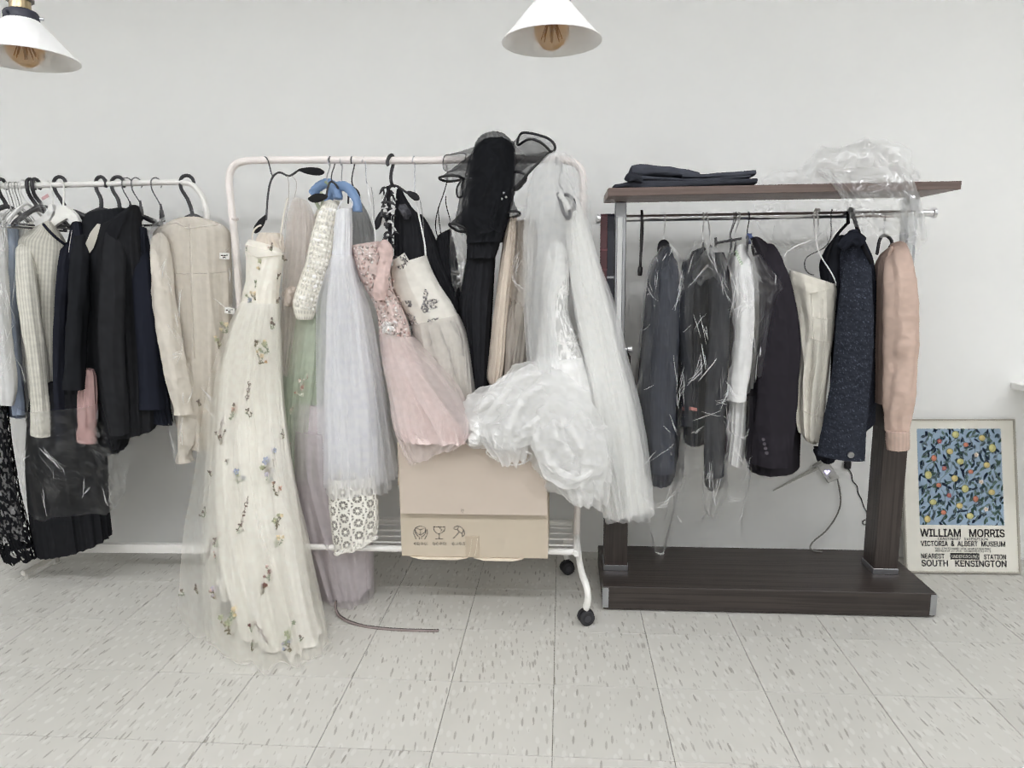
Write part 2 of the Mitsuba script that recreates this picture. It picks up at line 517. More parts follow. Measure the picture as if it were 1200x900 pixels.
def studs(g, pts, r, col, seed=0, lift=0.0015, sides=6):
    """Sequins and beads on the cloth at these places; (mesh, colours)."""
    r_ = np.random.default_rng(seed)
    pts = np.asarray(pts, float)
    hit, d = g.hit(pts[:, 0], pts[:, 1])
    k = np.arange(sides) * 2 * np.pi / sides
    vs, fs, cs = [], [], []
    cols = [np.asarray(c, float) for c in (col if isinstance(col, list) else [col])]
    for i in range(len(pts)):
        z = -d[i] + r_.normal(0, 0.35, 3)
        z /= np.linalg.norm(z)
        x = np.cross([0, 0, 1], z)
        x /= np.linalg.norm(x)
        y = np.cross(z, x)
        rr = r * r_.uniform(0.6, 1.3)
        o = hit[i] - d[i] * lift
        ring = o + rr * (np.cos(k)[:, None] * x + np.sin(k)[:, None] * y)
        v = np.vstack([ring, o + z * rr * 0.5, o - z * rr * 0.3])
        at = sum(map(len, vs))
        f = [[j, (j + 1) % sides, sides] for j in range(sides)] + [[(j + 1) % sides, j, sides + 1] for j in range(sides)]
        vs.append(v)
        fs.append(np.array(f) + at)
        cs.append(np.tile(np.clip(cols[r_.integers(len(cols))] * r_.uniform(.7, 1.2), 0, .95), (len(v), 1)))
    return trimesh.Trimesh(np.vstack(vs), np.vstack(fs), process=False), np.vstack(cs)


def spread(poly, n, seed=0):
    """n places inside a polygon of the photograph's plane, even but irregular."""
    from shapely.geometry import Polygon, Point
    r_ = np.random.default_rng(seed)
    pg = Polygon(poly)
    x0, y0, x1, y1 = pg.bounds
    out = []
    for _ in range(n * 60):
        q = (r_.uniform(x0, x1), r_.uniform(y0, y1))
        if pg.contains(Point(q)):
            out.append(q)
            if len(out) == n:
                break
    return np.array(out)
# ------------------------------------------------------------------ the room
X0, X1, Y0 = -4.6, 4.2, -4.5


def struct(name, mesh, bsdf, **kw):
    k = key_for(name)
    put(k, mesh, bsdf, **kw)
    labels[k] = {"kind": "structure"}
    return k


struct("floor", box(X0, X1, Y0, WALL, -0.1, -0.0045), "m_matte", color=S(120, 116, 106))
struct("wall_back", box(X0, X1, WALL, WALL + 0.1, -0.1, CEIL), "m_wall")
struct("wall_left", box(X0 - 0.1, X0, Y0, WALL, -0.1, CEIL), "m_wall")
struct("wall_right", box(X1, X1 + 0.1, Y0, WALL, -0.1, CEIL), "m_wall")
struct("wall_front", box(X0, X1, Y0 - 0.1, Y0, -0.1, CEIL), "m_wall")
struct("ceiling", box(X0, X1, Y0, WALL, CEIL, CEIL + 0.1), "m_ceiling")
TS, G = 0.3048, 0.0007
for i in range(-9, 9):
    for j in range(-3, 5):
        x, y = -0.02525 + i * TS, 1.56 + j * TS
        y1 = min(y + TS, WALL - 0.001)
        if y1 - y < 0.02:
            continue
        m = hull([[x + G + .0008 * a, y + G + .0008 * a, z] for a, z in ((0, -0.0012), (1, 0))], [[x + TS - G - .0008 * a, y + G + .0008 * a, z] for a, z in ((0, -0.0012), (1, 0))],
                 [[x + G + .0008 * a, y1 - G - .0008 * a, z] for a, z in ((0, -0.0012), (1, 0))], [[x + TS - G - .0008 * a, y1 - G - .0008 * a, z] for a, z in ((0, -0.0012), (1, 0))],
                 [[x + G, y + G, -0.0045], [x + TS - G, y1 - G, -0.0045]])
        shape("tile", "floor", m, "m_tile")

for yy, power in LAMP_ROWS:
    for xx in (-3.3, -1.98, -0.66, 0.66, 1.98, 3.3):
        t = thing("ceiling_light", "long white batten light on the ceiling above the clothes racks", "ceiling light", "ceiling batten lights")
        shape("housing", t, box(xx - .62, xx + .62, yy - .075, yy + .075, CEIL - .035, CEIL - .001, .006), "m_paint", color=(.8, .8, .8))
        k = shape("diffuser", t, box(xx - .60, xx + .60, yy - .06, yy + .06, CEIL - .05, CEIL - .0355, .004), "m_paint", color=(.8, .8, .8))
        scene[k]["emitter"] = {"type": "area", "radiance": rgb(np.array(LAMP_TINT) * power)}


def grid_patch():
    pass


# ------------------------------------------------------------------ pendant lamps
BLACK, BRASS = S(38, 38, 42), np.array((.50, .36, .14))


def pendant(c, tilt, label):
    """c: the middle of the shade's rim."""
    t = thing("pendant_lamp", label, "pendant lamp", "pendant lamps before the wall")
    R = 0.131
    M = trimesh.transformations.rotation_matrix(tilt, [0, 1, 0])

    def at(m):
        m = m.copy()
        m.apply_transform(M)
        m.apply_translation(c)
        return m
    sh = lathe([(R, 0), (R + .0012, .001), (R - .003, .006), (.112, .022), (.046, .098), (.036, .106), (.034, .106), (.044, .096), (.110, .019), (R - .003, .002), (R, 0)], 72)
    shape("shade", t, at(sh), "m_paint", color=(.80, .80, .80), smooth=40)
    shape("shade_collar", t, at(lathe([(.012, .098), (.041, .098), (.043, .102), (.043, .118), (.039, .124), (.030, .128), (.01, .128)], 40)), "m_paint", color=S(44, 46, 58), smooth=35)
    for a in (0.4, 2.5, 4.6):
        o = np.array([math.cos(a) * .043, math.sin(a) * .043, .11])
        shape("set_screw", t, at(tube([o, o + .010 * np.array([math.cos(a), math.sin(a), 0])], .0045, 10)), "m_steel" if a < 1 else "m_paint", color=None if a < 1 else S(44, 46, 58))
    s = shape("socket", t, at(lathe([(.01, .126), (.026, .127), (.026, .150), (.031, .153), (.032, .158), (.028, .163), (.022, .166), (.013, .190), (.007, .20), (.003, .202)], 40)), "m_glit", color=BRASS, smooth=35)
    shape("socket_ring", t, at(lathe([(.0265, .150), (.034, .151), (.035, .156), (.033, .162), (.026, .163)], 40)), "m_paint", color=S(80, 72, 62), smooth=35)
    shape("cord", t, at(tube([[0, 0, .198], [0, 0, .4]], .0035, 8)), "m_matte", color=BLACK)
    top = (M[:3, :3] @ np.array([0, 0, .4])) + c
    shape("cord", t, tube([top, [top[0], top[1], CEIL - .02]], .0035, 8), "m_matte", color=BLACK)
    shape("ceiling_cup", t, lathe([(.05, 0), (.05, .015), (.045, .02), (.003, .02)], 32, (top[0], top[1], CEIL - .021)), "m_paint", color=BLACK, smooth=35)
    b = shape("bulb", t, at(lathe([(.0005, -.022), (.016, -.019), (.034, -.008), (.045, .010), (.0475, .028), (.044, .046), (.033, .064), (.020, .078), (.0165, .09)], 40)), "m_glass", smooth=True)
    f = []
    for i in range(8):
        a, a2 = i * math.pi / 4, (i + .5) * math.pi / 4
        f += [tube([[.012 * math.cos(a), .012 * math.sin(a), .05], [.028 * math.cos(a), .028 * math.sin(a), .006]], .0011, 5),
              tube([[.028 * math.cos(a), .028 * math.sin(a), .006], [.012 * math.cos(a2), .012 * math.sin(a2), .05]], .0011, 5)]
    shape("filament", b, at(cat(f)), "m_glit", color=(.55, .32, .12))
    shape("stem", b, at(lathe([(.001, .0), (.004, .002), (.005, .03), (.012, .06), (.015, .085)], 16)), "m_satin", color=(.55, .45, .33), smooth=True)
    shape("bulb_base", t, at(lathe([(.017, .080), (.018, .082), (.018, .1), (.012, .1)], 24)), "m_glit", color=BRASS, smooth=35)
    return t


pendant(P(646.5, 49.5, 1.93), 0.0, "white cone pendant lamp above the middle clothes rack, its unlit amber bulb showing")
pendant(P(31, 70, 1.93), 0.0, "white cone pendant lamp cut off by the picture's edge, with brass socket above")

# ------------------------------------------------------------------ the middle rack: pinkish white tubing on castors
YC = 2.43
WHITE, PINKW = S(236, 235, 232), S(237, 230, 227)
rackC = thing("garment_rack", "pinkish white tubular garment rack on black castors, hung with gowns", "clothes rack")
zr = P(480, 188, YC)[2]
xa, xb = P(268, 215, YC)[0], P(680, 215, YC)[0]
pa = P(283, 362, YC)
tl, tr_ = P(268.5, 214, YC), P(683.5, 214, YC)
zr = P(300, 188.5, YC)[2]
r = 0.0125
path = [P(286, 420, YC), P(277, 300, YC), tl, P(270, 201, YC), P(279, 191, YC), P(295, 188, YC), P(480, 188, YC), P(655, 187, YC), P(673, 191, YC), P(682, 202, YC), tr_, P(681, 420, YC), P(675.5, 634, YC)]
path = np.array(path)
low = path[0].copy()
low[2] = path[-1][2]
path = np.vstack([[low], path])
u = np.linspace(0, 1, len(path))
pp = PchipInterpolator(np.r_[0, np.cumsum(np.linalg.norm(np.diff(path, axis=0), axis=1))], path)
rail_curve = pp(np.linspace(0, np.linalg.norm(np.diff(path, axis=0), axis=1).sum(), 260))
shape("rail", rackC, tube(rail_curve, r, 14), "m_paint", color=PINKW, smooth=True)
for p_ in ((275, 257), (287, 435)):
    o = P(p_[0], p_[1], YC)
    if p_[1] < 400:
        shape("joint_ring", rackC, lathe([(r + .0006, -.004), (r + .0014, -.002), (r + .0014, .002), (r + .0006, .004)], 20, o), "m_paint", color=S(200, 192, 188), smooth=True)


def castor(parent, x, y, turn=1.2):
    """A twin-wheel castor; turn: the direction of its axle."""
    d_ = np.array([math.cos(turn), -math.sin(turn), 0])
    o = np.array([x, y, .0262])
    c = shape("castor", parent, box(x - .010, x + .010, y - .010, y + .010, .030, .062, .003), "m_matte", color=S(34, 34, 36))
    for s in (-1, 1):
        shape("wheel", c, tube([o + d_ * s * .004, o + d_ * s * .005, o + d_ * s * .017, o + d_ * s * .019], [.0240, .026, .026, .0235], 32), "m_matte", color=S(44, 44, 47), smooth=40)
        shape("hub", c, tube([o + d_ * s * .0185, o + d_ * s * .0200], .012, 24), "m_matte", color=S(62, 62, 66), smooth=40)
    n_ = np.array([-d_[1], d_[0], 0])
    shape("hood", c, hull(*[[o + d_ * a + n_ * (.030 * math.cos(t_)) + np.array([0, 0, .0305 * math.sin(t_)]) for t_ in np.linspace(.15, 2.2, 9)] for a in (-.0035, .0035)], [o]), "m_matte", color=S(34, 34, 36))


def leg_frame(xp, zj, f, b, col):
    """The two bent feet of one end: from the post's foot at (xp, YC, zj) to the castors at f and b (x, y)."""
    for (cx, cy), s in ((f, -1), (b, 1)):
        p0 = np.array([xp, YC + s * .012, zj + .012])
        p1 = np.array([xp * .8 + cx * .2, YC + s * .07, zj - .025])
        p2 = np.array([xp * .4 + cx * .6, (YC + cy) / 2 + s * .055, zj * .70])
        p3 = np.array([cx, cy - s * .006, zj * .48 + .03])
        p4 = np.array([cx, cy, .06])
        q = smooth_path([p0, p1, p2, p3, p4], 26)
        shape("leg", rackC, tube(q, .0155, 12, 0.72), "m_paint", color=col, smooth=True)
        castor(rackC, cx, cy)
    shape("bolt", rackC, tube([[xp, YC - .0145, zj], [xp, YC - .0185, zj]], .006, 12), "m_steel")


pj = P(675.5, 631, YC)
fR, bR = FL(686.5, 731)[:2], FL(664.5, 672)[:2]
leg_frame(pj[0], pj[2], fR, bR, WHITE)
xl_ = low[0]
leg_frame(xl_, pj[2], (xl_ - .03, fR[1]), (xl_ + .02, bR[1]), WHITE)
zs = P(640, 646, 2.29)[2]
for y_, r_ in ((2.29, .0115), (2.575, .0115)):
    shape("shelf_rail", rackC, tube([[xl_ + .01, y_, zs], [pj[0] + .005, y_, zs]], r_, 12), "m_paint", color=WHITE, smooth=True)
for k in range(4):
    y_ = 2.29 + (k + 1) * .285 / 5
    shape("shelf_wire", rackC, tube([[xl_ + .01, y_, zs], [pj[0] + .0, y_, zs]], .0035, 8), "m_paint", color=WHITE, smooth=True)
for x_ in (xl_ + .012, pj[0] - .004):
    shape("shelf_bracket", rackC, box(x_ - .009, x_ + .009, 2.27, 2.595, zs - .012, zs + .012, .004), "m_paint", color=WHITE)

# ------------------------------------------------------------------ the rack at the picture's edge: thin white tubing, swayed sideways
YL = 2.52
rackL = thing("garment_rack", "thin white tubular garment rack with a swayed end post, hung with coats and knitwear", "clothes rack")
pts = [P(-160, 222.5, YL), P(0, 218, YL), P(120, 215.6, YL), P(205, 213.5, YL), P(222, 215, YL), P(235, 227, YL), P(242, 247, YL), P(246, 290, YL), P(258, 395, YL), P(276, 560, YL - .02), P(283, 640, YL - .02)]
pts = np.array(pts)
s_ = np.r_[0, np.cumsum(np.linalg.norm(np.diff(pts, axis=0), axis=1))]
shape("rail", rackL, tube(PchipInterpolator(s_, pts)(np.linspace(0, s_[-1], 160)), .0105, 12), "m_paint", color=WHITE, smooth=True)
o = P(247.5, 282, YL)
shape("joint_ring", rackL, tube([o + [0, 0, -.006], o + [0.001, 0, .006]], .0125, 14), "m_paint", color=S(225, 224, 220), smooth=40)
a, b = P(-160, 640, 2.56), P(283, 642.5, 2.56)
shape("bottom_bar", rackL, hull(*[[q + [0, dy, dz] for dy in (-.012, .012) for dz in (-.018, .018)] for q in (a, b)]), "m_paint", color=WHITE)
for q in (a, b):
    shape("foot", rackL, box(q[0] - .014, q[0] + .014, 2.36, 2.72, .035, .062, .006), "m_paint", color=WHITE)
    for y_ in (2.38, 2.70):
        shape("foot_pad", rackL, tube([[q[0], y_, 0.0], [q[0], y_, .036]], .014, 14), "m_matte", color=S(40, 40, 42))
q = P(49, 652, 2.56)
shape("foot", rackL, box(q[0] - .008, q[0] + .008, 2.45, 2.66, .02, .042, .004), "m_paint", color=S(215, 212, 205))
for y_ in (2.47, 2.64):
    shape("foot_pad", rackL, tube([[q[0], y_, 0.0], [q[0], y_, .021]], .008, 10), "m_matte", color=S(190, 188, 182))

# ------------------------------------------------------------------ the wooden display rack
rackR = thing("display_rack", "dark brown wooden display rack with chrome uprights and a top board", "clothes rack")
bL, bR_ = FL(707, 718)[0], FL(1089, 719)[0]
yF, yB = 2.325, 2.70
zt = .092
shape("base", rackR, box(bL, bR_, yF, yB, .006, zt, .002), "m_wood_dark")
for x_, s in ((bL, 1), (bR_, -1)):
    shape("corner_plate", rackR, cat([box(min(x_, x_ + s * .019), max(x_, x_ + s * .019), yF - .0018, yF + .001, .012, zt - .004), box(min(x_ - s * .0018, x_ + s * .001), max(x_ - s * .0018, x_ + s * .001), yF - .0018, yF + .03, .012, zt - .004)]), "m_steel")
shape("skid", rackR, box(bL + .02, bR_ - .02, yF + .03, yB - .02, 0, .0065), "m_matte", color=S(30, 28, 28))
postx = []
for (xl, xr, yb, px_top, yy, inner) in ((708.5, 735, 668, (724, 739.5), 2.46, None), (1024, 1052, 672, (1045.5, 1069), 2.475, None)):
    x0, x1 = P(xl, yb - 4, yy)[0], P(xr, yb - 4, yy)[0]
    zw = P(735, 417, 2.46)[2]
    xm = (x0 + x1) / 2
    postx.append(xm)
    w = (x1 - x0) / 2
    shape("post", rackR, box(xm - w, xm + w, yy, yy + .095, zt, zw, .002), "m_wood_post")
    shape("post_foot", rackR, cat([box(xm - w - .003, xm + w + .003, yy - .003, yy + .098, zt, zt + .022, .0015)]), "m_steel")
    zsf = P(727, 236, yy)[2]
    cw = .0195
    up = shape("upright", rackR, box(xm - cw + .002, xm + cw + .002, yy + .02, yy + .06, zw - .01, zsf, .0025), "m_steel")
    shape("upright_sleeve", rackR, box(xm - .011, xm + .009, yy + .014, yy + .0205, zw, zsf - .05, .0015), "m_chrome")
    shape("post_cap", rackR, box(xm - w + .004, xm + w - .004, yy + .004, yy + .09, zw, zw + .006, .001), "m_matte", color=S(26, 26, 28))
    o = np.array([xm + .018, yy + .03, zw + .02])
    shape("knob", rackR, tube([o, o + [.014, 0, 0], o + [.016, 0, 0], o + [.032, 0, 0]], [.006, .006, .012, .012], 18), "m_chrome", smooth=40)
YS = 2.29
qa, qb = P(712.5, 227, YS), P(1127, 216, YS)
zsh = P(727, 236, 2.47)[2]
shape("top_board", rackR, box(qa[0], qb[0], YS, YS + .235, zsh, zsh + .0255, .0015), "m_wood_shelf")
YR = 2.50
ra, rb = P(704, 257, YR), P(1091, 249, YR)
zrr = (ra[2] + rb[2]) / 2
shape("rail", rackR, tube([[ra[0], YR, zrr], [rb[0], YR, zrr]], .0125, 24), "m_chrome", smooth=40)
for x_, s in ((ra[0], -1), (rb[0], 1)):
    shape("end_cap", rackR, tube([[x_ - s * .004, YR, zrr], [x_ + s * .004, YR, zrr], [x_ + s * .005, YR, zrr], [x_ + s * .014, YR, zrr], [x_ + s * .018, YR, zrr]], [.0125, .0125, .018, .018, .012], 24), "m_chrome", smooth=40)

# ------------------------------------------------------------------ the cardboard box on the middle rack's shelf
CARD, CARD2 = S(192, 180, 163), S(192, 179, 167)
bx = thing("cardboard_box", "brown cardboard box with printed care symbols, on the rack's wire shelf", "box")
yb0 = 2.205
zb0 = zs + .0125
xb0, xb1 = P(470, 630, yb0)[0], P(642, 630, yb0)[0]
zb1 = P(556, 519, yb0)[2]
zf = P(556, 602.5, yb0 - .02)[2]
tk = .006


def card(m, kids="panel", c=CARD, **kw):
    return shape(kids, bx, m, "m_matte", color=c, **kw)


card(box(xb0, xb1, yb0, yb0 + tk, zb0, zb1, .001), label="front panel printed with three symbols")
card(box(xb0, xb1, yb0 + .30, yb0 + .30 + tk, zb0, zb1, .001))
card(box(xb0, xb0 + tk, yb0, yb0 + .3, zb0, zb1, .001))
card(box(xb1 - tk, xb1, yb0, yb0 + .3, zb0, zb1, .001))
card(box(xb0, xb1, yb0, yb0 + .3, zb0 - .003, zb0 + .004, .001))
card(hull([[xb0 + .006, yb0 - .003, zb1 - .004], [xb1 - .002, yb0 - .003, zb1 - .004], [xb0 + .006, yb0 - .008, zb1 + .002], [xb1 - .002, yb0 - .008, zb1 + .002]],
          [[xb0 + .008, yb0 - .024, zf], [xb1 - .001, yb0 - .024, zf], [xb0 + .008, yb0 - .019, zf], [xb1 - .001, yb0 - .019, zf]]), "flap", CARD2, label="flap folded down over the front")
card(hull([[xb1 + .001, yb0 + .03, zb1], [xb1 + .001, yb0 + .26, zb1], [xb1 + .018, yb0 + .03, zb1 - .17], [xb1 + .018, yb0 + .26, zb1 - .17], [xb1 + .013, yb0 + .03, zb1 - .17], [xb1 + .013, yb0 + .26, zb1 - .17]]), "flap", S(190, 172, 150))
card(hull([[xb0 - .001, yb0 + .03, zb1], [xb0 - .001, yb0 + .26, zb1], [xb0 - .012, yb0 + .03, zb1 - .16], [xb0 - .012, yb0 + .26, zb1 - .16], [xb0 - .008, yb0 + .03, zb1 - .16], [xb0 - .008, yb0 + .26, zb1 - .16]]), "flap", S(180, 164, 145))
for x_, w_ in ((xb0 + .03, .2), (xb0 + .25, .17)):
    card(hull([[x_, yb0 - .004, zb0 - .004], [x_ + w_, yb0 - .004, zb0 - .004], [x_ + w_ * .2, yb0 - .006, zb0 - .012], [x_ + w_ * .8, yb0 - .006, zb0 - .012], [x_, yb0 + .1, zb0 - .003], [x_ + w_, yb0 + .1, zb0 - .003]]), "bottom_flap", S(214, 202, 184))
INK = S(58, 52, 48)
yi = yb0 - .0006


def q2(px, py):
    """A place on the box's front face."""
    return P(px, py, yb0)


def ink(lines, r=.0012):
    ms = []
    for ln in lines:
        q = np.array([q2(*p_) for p_ in ln])
        q[:, 1] = yi
        if len(q) == 2:
            q = np.vstack([q[0], q.mean(0), q[1]])
        ms.append(tube(q, r, 5, ends=True))
    m = cat(ms)
    m.vertices[:, 1] = yb0 + (m.vertices[:, 1] - yi) * .25 - .0004
    return m


def arc(cx, cy, rx, ry, a0, a1, n=12):
    a = np.radians(np.linspace(a0, a1, n))
    return [(cx + rx * math.cos(t_), cy - ry * math.sin(t_)) for t_ in a]


# hands around a cube, a wine glass, an umbrella (places of the photograph)
hx, hy = 492.5, 624
hands = [[(486.6, 618.6), (492.6, 616.2), (498.8, 618.6), (492.8, 620.8), (486.6, 618.6)], [(486.6, 618.6), (487.2, 623.5), (492.8, 627.2), (498.2, 623.5), (498.8, 618.6)], [(492.8, 620.8), (492.8, 627.2)]]
for s in (-1, 1):
    X = lambda v: 492.8 + s * v
    hands += [[(X(7.6), 620.5), (X(8.2), 625), (X(6.6), 628.6), (X(4.8), 631.8)], [(X(7.6), 620.5), (X(6.3), 621.2), (X(6.0), 624.6), (X(3.2), 628.2), (X(1.4), 629), (X(1.2), 631.8)]]
glass = [[(508, 617.3), (521.6, 617.3), (521.0, 621.5), (518, 624.6), (514.8, 625.4), (511.5, 624.6), (508.6, 621.5), (508, 617.3)], [(514.8, 625.4), (514.8, 631.2)], [(510.2, 631.4), (519.6, 631.4)], [(516.4, 617.5), (515.2, 619.6), (518, 620.2), (516.6, 622.4)]]
umb = [[(531.7, 619.8), (532.2, 617.6), (536.7, 616.2), (541, 618.2), (543.8, 621.7), (544.6, 625.8), (541.9, 629.2)], [(531.7, 619.8), (536, 620.4), (538.3, 623.3), (541.4, 625.3), (541.9, 629.2)], [(538.3, 623.3), (533, 629.4), (531.6, 630.8), (530.6, 629.6)], [(536, 620.4), (537.8, 616.6)], [(541.4, 625.3), (543.4, 620.9)]]
for nm, ls in (("care_symbol", hands), ("care_symbol", glass), ("care_symbol", umb)):
    shape(nm, bx, ink(ls, .0013), "m_matte", color=INK)

HANGUL = {  # strokes on a 10 x 10 cell, y down
    "취": [[(4, .3), (4, 1.6)], [(1.4, 2), (6.4, 2)], [(4, 2), (1.4, 5)], [(4, 2.4), (6.6, 5)], [(.8, 6.4), (7.2, 6.4)], [(4, 6.4), (4, 9.5)], [(9, 0), (9, 10)]],
    "급": [[(1.6, .6), (8.2, .6), (8, 3)], [(.2, 4.4), (9.8, 4.4)], [(2, 5.8), (2, 9.6), (8, 9.6), (8, 5.8)], [(2, 7.6), (8, 7.6)]],
    "주": [[(1.4, .8), (8.6, .8)], [(5, .8), (1.4, 4.6)], [(5, 1.2), (8.8, 4.6)], [(.2, 6), (9.8, 6)], [(5, 6), (5, 10)]],
    "의": [arc(3.6, 3, 2.6, 2.6, 0, 360, 12), [(.2, 8), (7.6, 8)], [(9, 0), (9, 10)]],
    "파": [[(.6, 1.2), (6, 1.2)], [(2, 1.2), (2, 8)], [(4.6, 1.2), (4.6, 8)], [(.4, 8), (6.4, 8)], [(8, 0), (8, 10)], [(8, 4.6), (9.8, 4.6)]],
    "손": [[(5, .2), (1.4, 3.4)], [(5, .8), (8.6, 3.4)], [(5, 3.6), (5, 5)], [(.2, 5.2), (9.8, 5.2)], [(2, 6.6), (2, 9.8), (8.4, 9.8)]],
    "습": [[(5, .2), (1.4, 3)], [(5, .8), (8.6, 3)], [(.2, 4.4), (9.8, 4.4)], [(2, 5.8), (2, 9.6), (8, 9.6), (8, 5.8)], [(2, 7.6), (8, 7.6)]],
    "기": [[(.8, 1.2), (6, 1.2), (5.4, 5), (2, 9.4)], [(8.8, 0), (8.8, 10)]],
}
for word, x_ in (("취급주의", 484.8), ("파손주의", 506.9), ("습기주의", 529.4)):
    ls = []
    for i, ch in enumerate(word):
        for st in HANGUL[ch]:
            ls.append([(x_ + i * 4.05 + a * .36, 635.4 + b * .36) for a, b in st])
    shape("printed_word", bx, ink(ls, .00075), "m_matte", color=INK)
tp = [P(545.2, 628.5, yb0)[0], P(561.8, 628.5, yb0)[0]]
ztp = P(553, 628.5, yb0)[2]
tape = shape("tape", bx, box(tp[0], tp[1], yb0 - .0016, yb0, zb0 - .002, ztp), "m_satin", color=S(196, 174, 142))
for px_ in (552, 558.5):
    shape("tape_crease", tape, tube([P(px_ + 1, 631, yb0) - [0, .0018, 0], P(px_, 641, yb0) - [0, .0018, 0], P(px_ - 2, 651, yb0) - [0, .0018, 0]], .0009, 5), "m_satin", color=S(228, 216, 192))
o = P(541.5, 599, yb0 - .022)
shape("printed_mark", bx, cat([tube([o + [dx, -.0012, -.008], o + [dx + .001, -.0012, .008]], .0006, 4) for dx in (-.004, -.001, .002, .004)]), "m_matte", color=S(120, 108, 96))

# ------------------------------------------------------------------ the framed poster, leaning on the wall
pst = thing("poster", "framed exhibition poster with blue foliage print, leaning on the wall beside the display rack", "poster")
BL, BR, TLp, TRp = FL(1061, 672), FL(1196, 673.5), P(1069.5, 491.5, WALL - .022), P(1189.5, 490.5, WALL - .022)
BL[2] = BR[2] = .004
ex = BR - BL
ex[2] = 0
pw = np.linalg.norm(ex)
ex /= pw
up0 = (TLp + TRp) / 2 - (BL + BR) / 2
up0 -= ex * (up0 @ ex)
ph = np.linalg.norm(up0)
up0 /= ph
ez = np.cross(ex, up0)          # towards the viewer
if ez[1] > 0:
    ez = -ez
oc = (BL + BR) / 2
MP = np.eye(4)
MP[:3, 0], MP[:3, 1], MP[:3, 2], MP[:3, 3] = ex, up0, ez, oc


def pm(m):
    m = m.copy()
    m.apply_transform(MP)
    return m


FRM = S(178, 172, 156)
fw = .0065
for b_ in ((-pw / 2, pw / 2, 0, fw), (-pw / 2, pw / 2, ph - fw, ph), (-pw / 2, -pw / 2 + fw, fw, ph - fw), (pw / 2 - fw, pw / 2, fw, ph - fw)):
    shape("frame_side", pst, pm(box(b_[0], b_[1], b_[2], b_[3], -.012, .006, .001)), "m_satin", color=FRM)
shape("backing", pst, pm(box(-pw / 2 + .004, pw / 2 - .004, .004, ph - .004, -.010, -.001)), "m_fab", color=S(232, 228, 214))


def pxy(px, py):
    """A place of the photograph on the poster's sheet, in its own two coordinates."""
    v = ray(px, py)
    t_ = ((oc - EYE) @ ez) / (v @ ez)
    q = EYE + v * t_ - oc
    return q @ ex, q @ up0


ax0, ay0 = pxy(1078, 615)
ax1, ay1 = pxy(1172.5, 502.5)
r_ = np.random.default_rng(5)
vs, fs, cs = [], [], []


def flatpoly(pts, z, c):
    pts = np.asarray(pts, float)
    n = len(pts)
    at = sum(map(len, vs))
    mid = pts.mean(0)
    vs.append(np.c_[np.vstack([pts, mid]), np.full(n + 1, z)])
    fs.append(np.array([[i, (i + 1) % n, n] for i in range(n)]) + at)
    cs.append(np.tile(c, (n + 1, 1)))


flatpoly([(ax0, ay0), (ax1, ay0), (ax1, ay1), (ax0, ay1)], 0, S(142, 176, 206))
inside = lambda a, b, m=0.004: ax0 + m < a < ax1 - m and ay0 + m < b < ay1 - m
leafc = [S(30, 52, 72), S(38, 70, 80), S(48, 82, 72), S(24, 42, 64), S(62, 96, 82)]


def leaf(x, y, a, l, w, z, c, mid=None):
    t_ = np.linspace(0, 1, 7)
    up_ = np.c_[t_ * l, w * np.sin(np.pi * t_) ** .8]
    pts = np.vstack([up_, np.c_[t_[::-1][1:-1] * l, -w * np.sin(np.pi * t_[::-1][1:-1]) ** .8]])
    R_ = np.array([[math.cos(a), -math.sin(a)], [math.sin(a), math.cos(a)]])
    pts = pts @ R_.T + [x, y]
    pts[:, 0] = np.clip(pts[:, 0], ax0, ax1)
    pts[:, 1] = np.clip(pts[:, 1], ay0, ay1)
    flatpoly(pts, z, c)
    if mid is not None:
        e_ = np.array([x + math.cos(a) * l * .9, y + math.sin(a) * l * .9])
        n_ = np.array([-math.sin(a), math.cos(a)]) * .0006
        if inside(*e_):
            flatpoly([(x, y) + n_, e_ + n_, e_ - n_, (x, y) - n_], z + .00008, mid)


W_, H_ = ax1 - ax0, ay1 - ay0
for s in range(7):                         # winding branches
    x, y, a = ax0 + (s + .3) / 7 * W_, ay0 + .004, 1.4
    for i in range(40):
        a = 1.35 + .75 * math.sin(i * .42 + s * 1.9)
        nx, ny = x + .0105 * math.cos(a), y + .0105 * math.sin(a)
        if inside(x, y) and inside(nx, ny):
            n_ = np.array([-math.sin(a), math.cos(a)]) * .0009
            flatpoly([(x, y) + n_, (nx, ny) + n_, (nx, ny) - n_, (x, y) - n_], .0002, S(84, 96, 78))
        x, y = nx, ny
i = 0
for gy in range(24):
    for gx in range(17):
        x, y = ax0 + (gx + r_.uniform(.1, .9)) / 17 * W_, ay0 + (gy + r_.uniform(.1, .9)) / 24 * H_
        if inside(x, y, .005):
            leaf(x, y, r_.uniform(.2, 2.6) + (3.14 if i % 3 == 0 else 0), r_.uniform(.019, .032), r_.uniform(.0036, .0056), .0003 + .00002 * (i % 30), leafc[r_.integers(5)], S(150, 178, 172) if i % 2 else None)
        i += 1
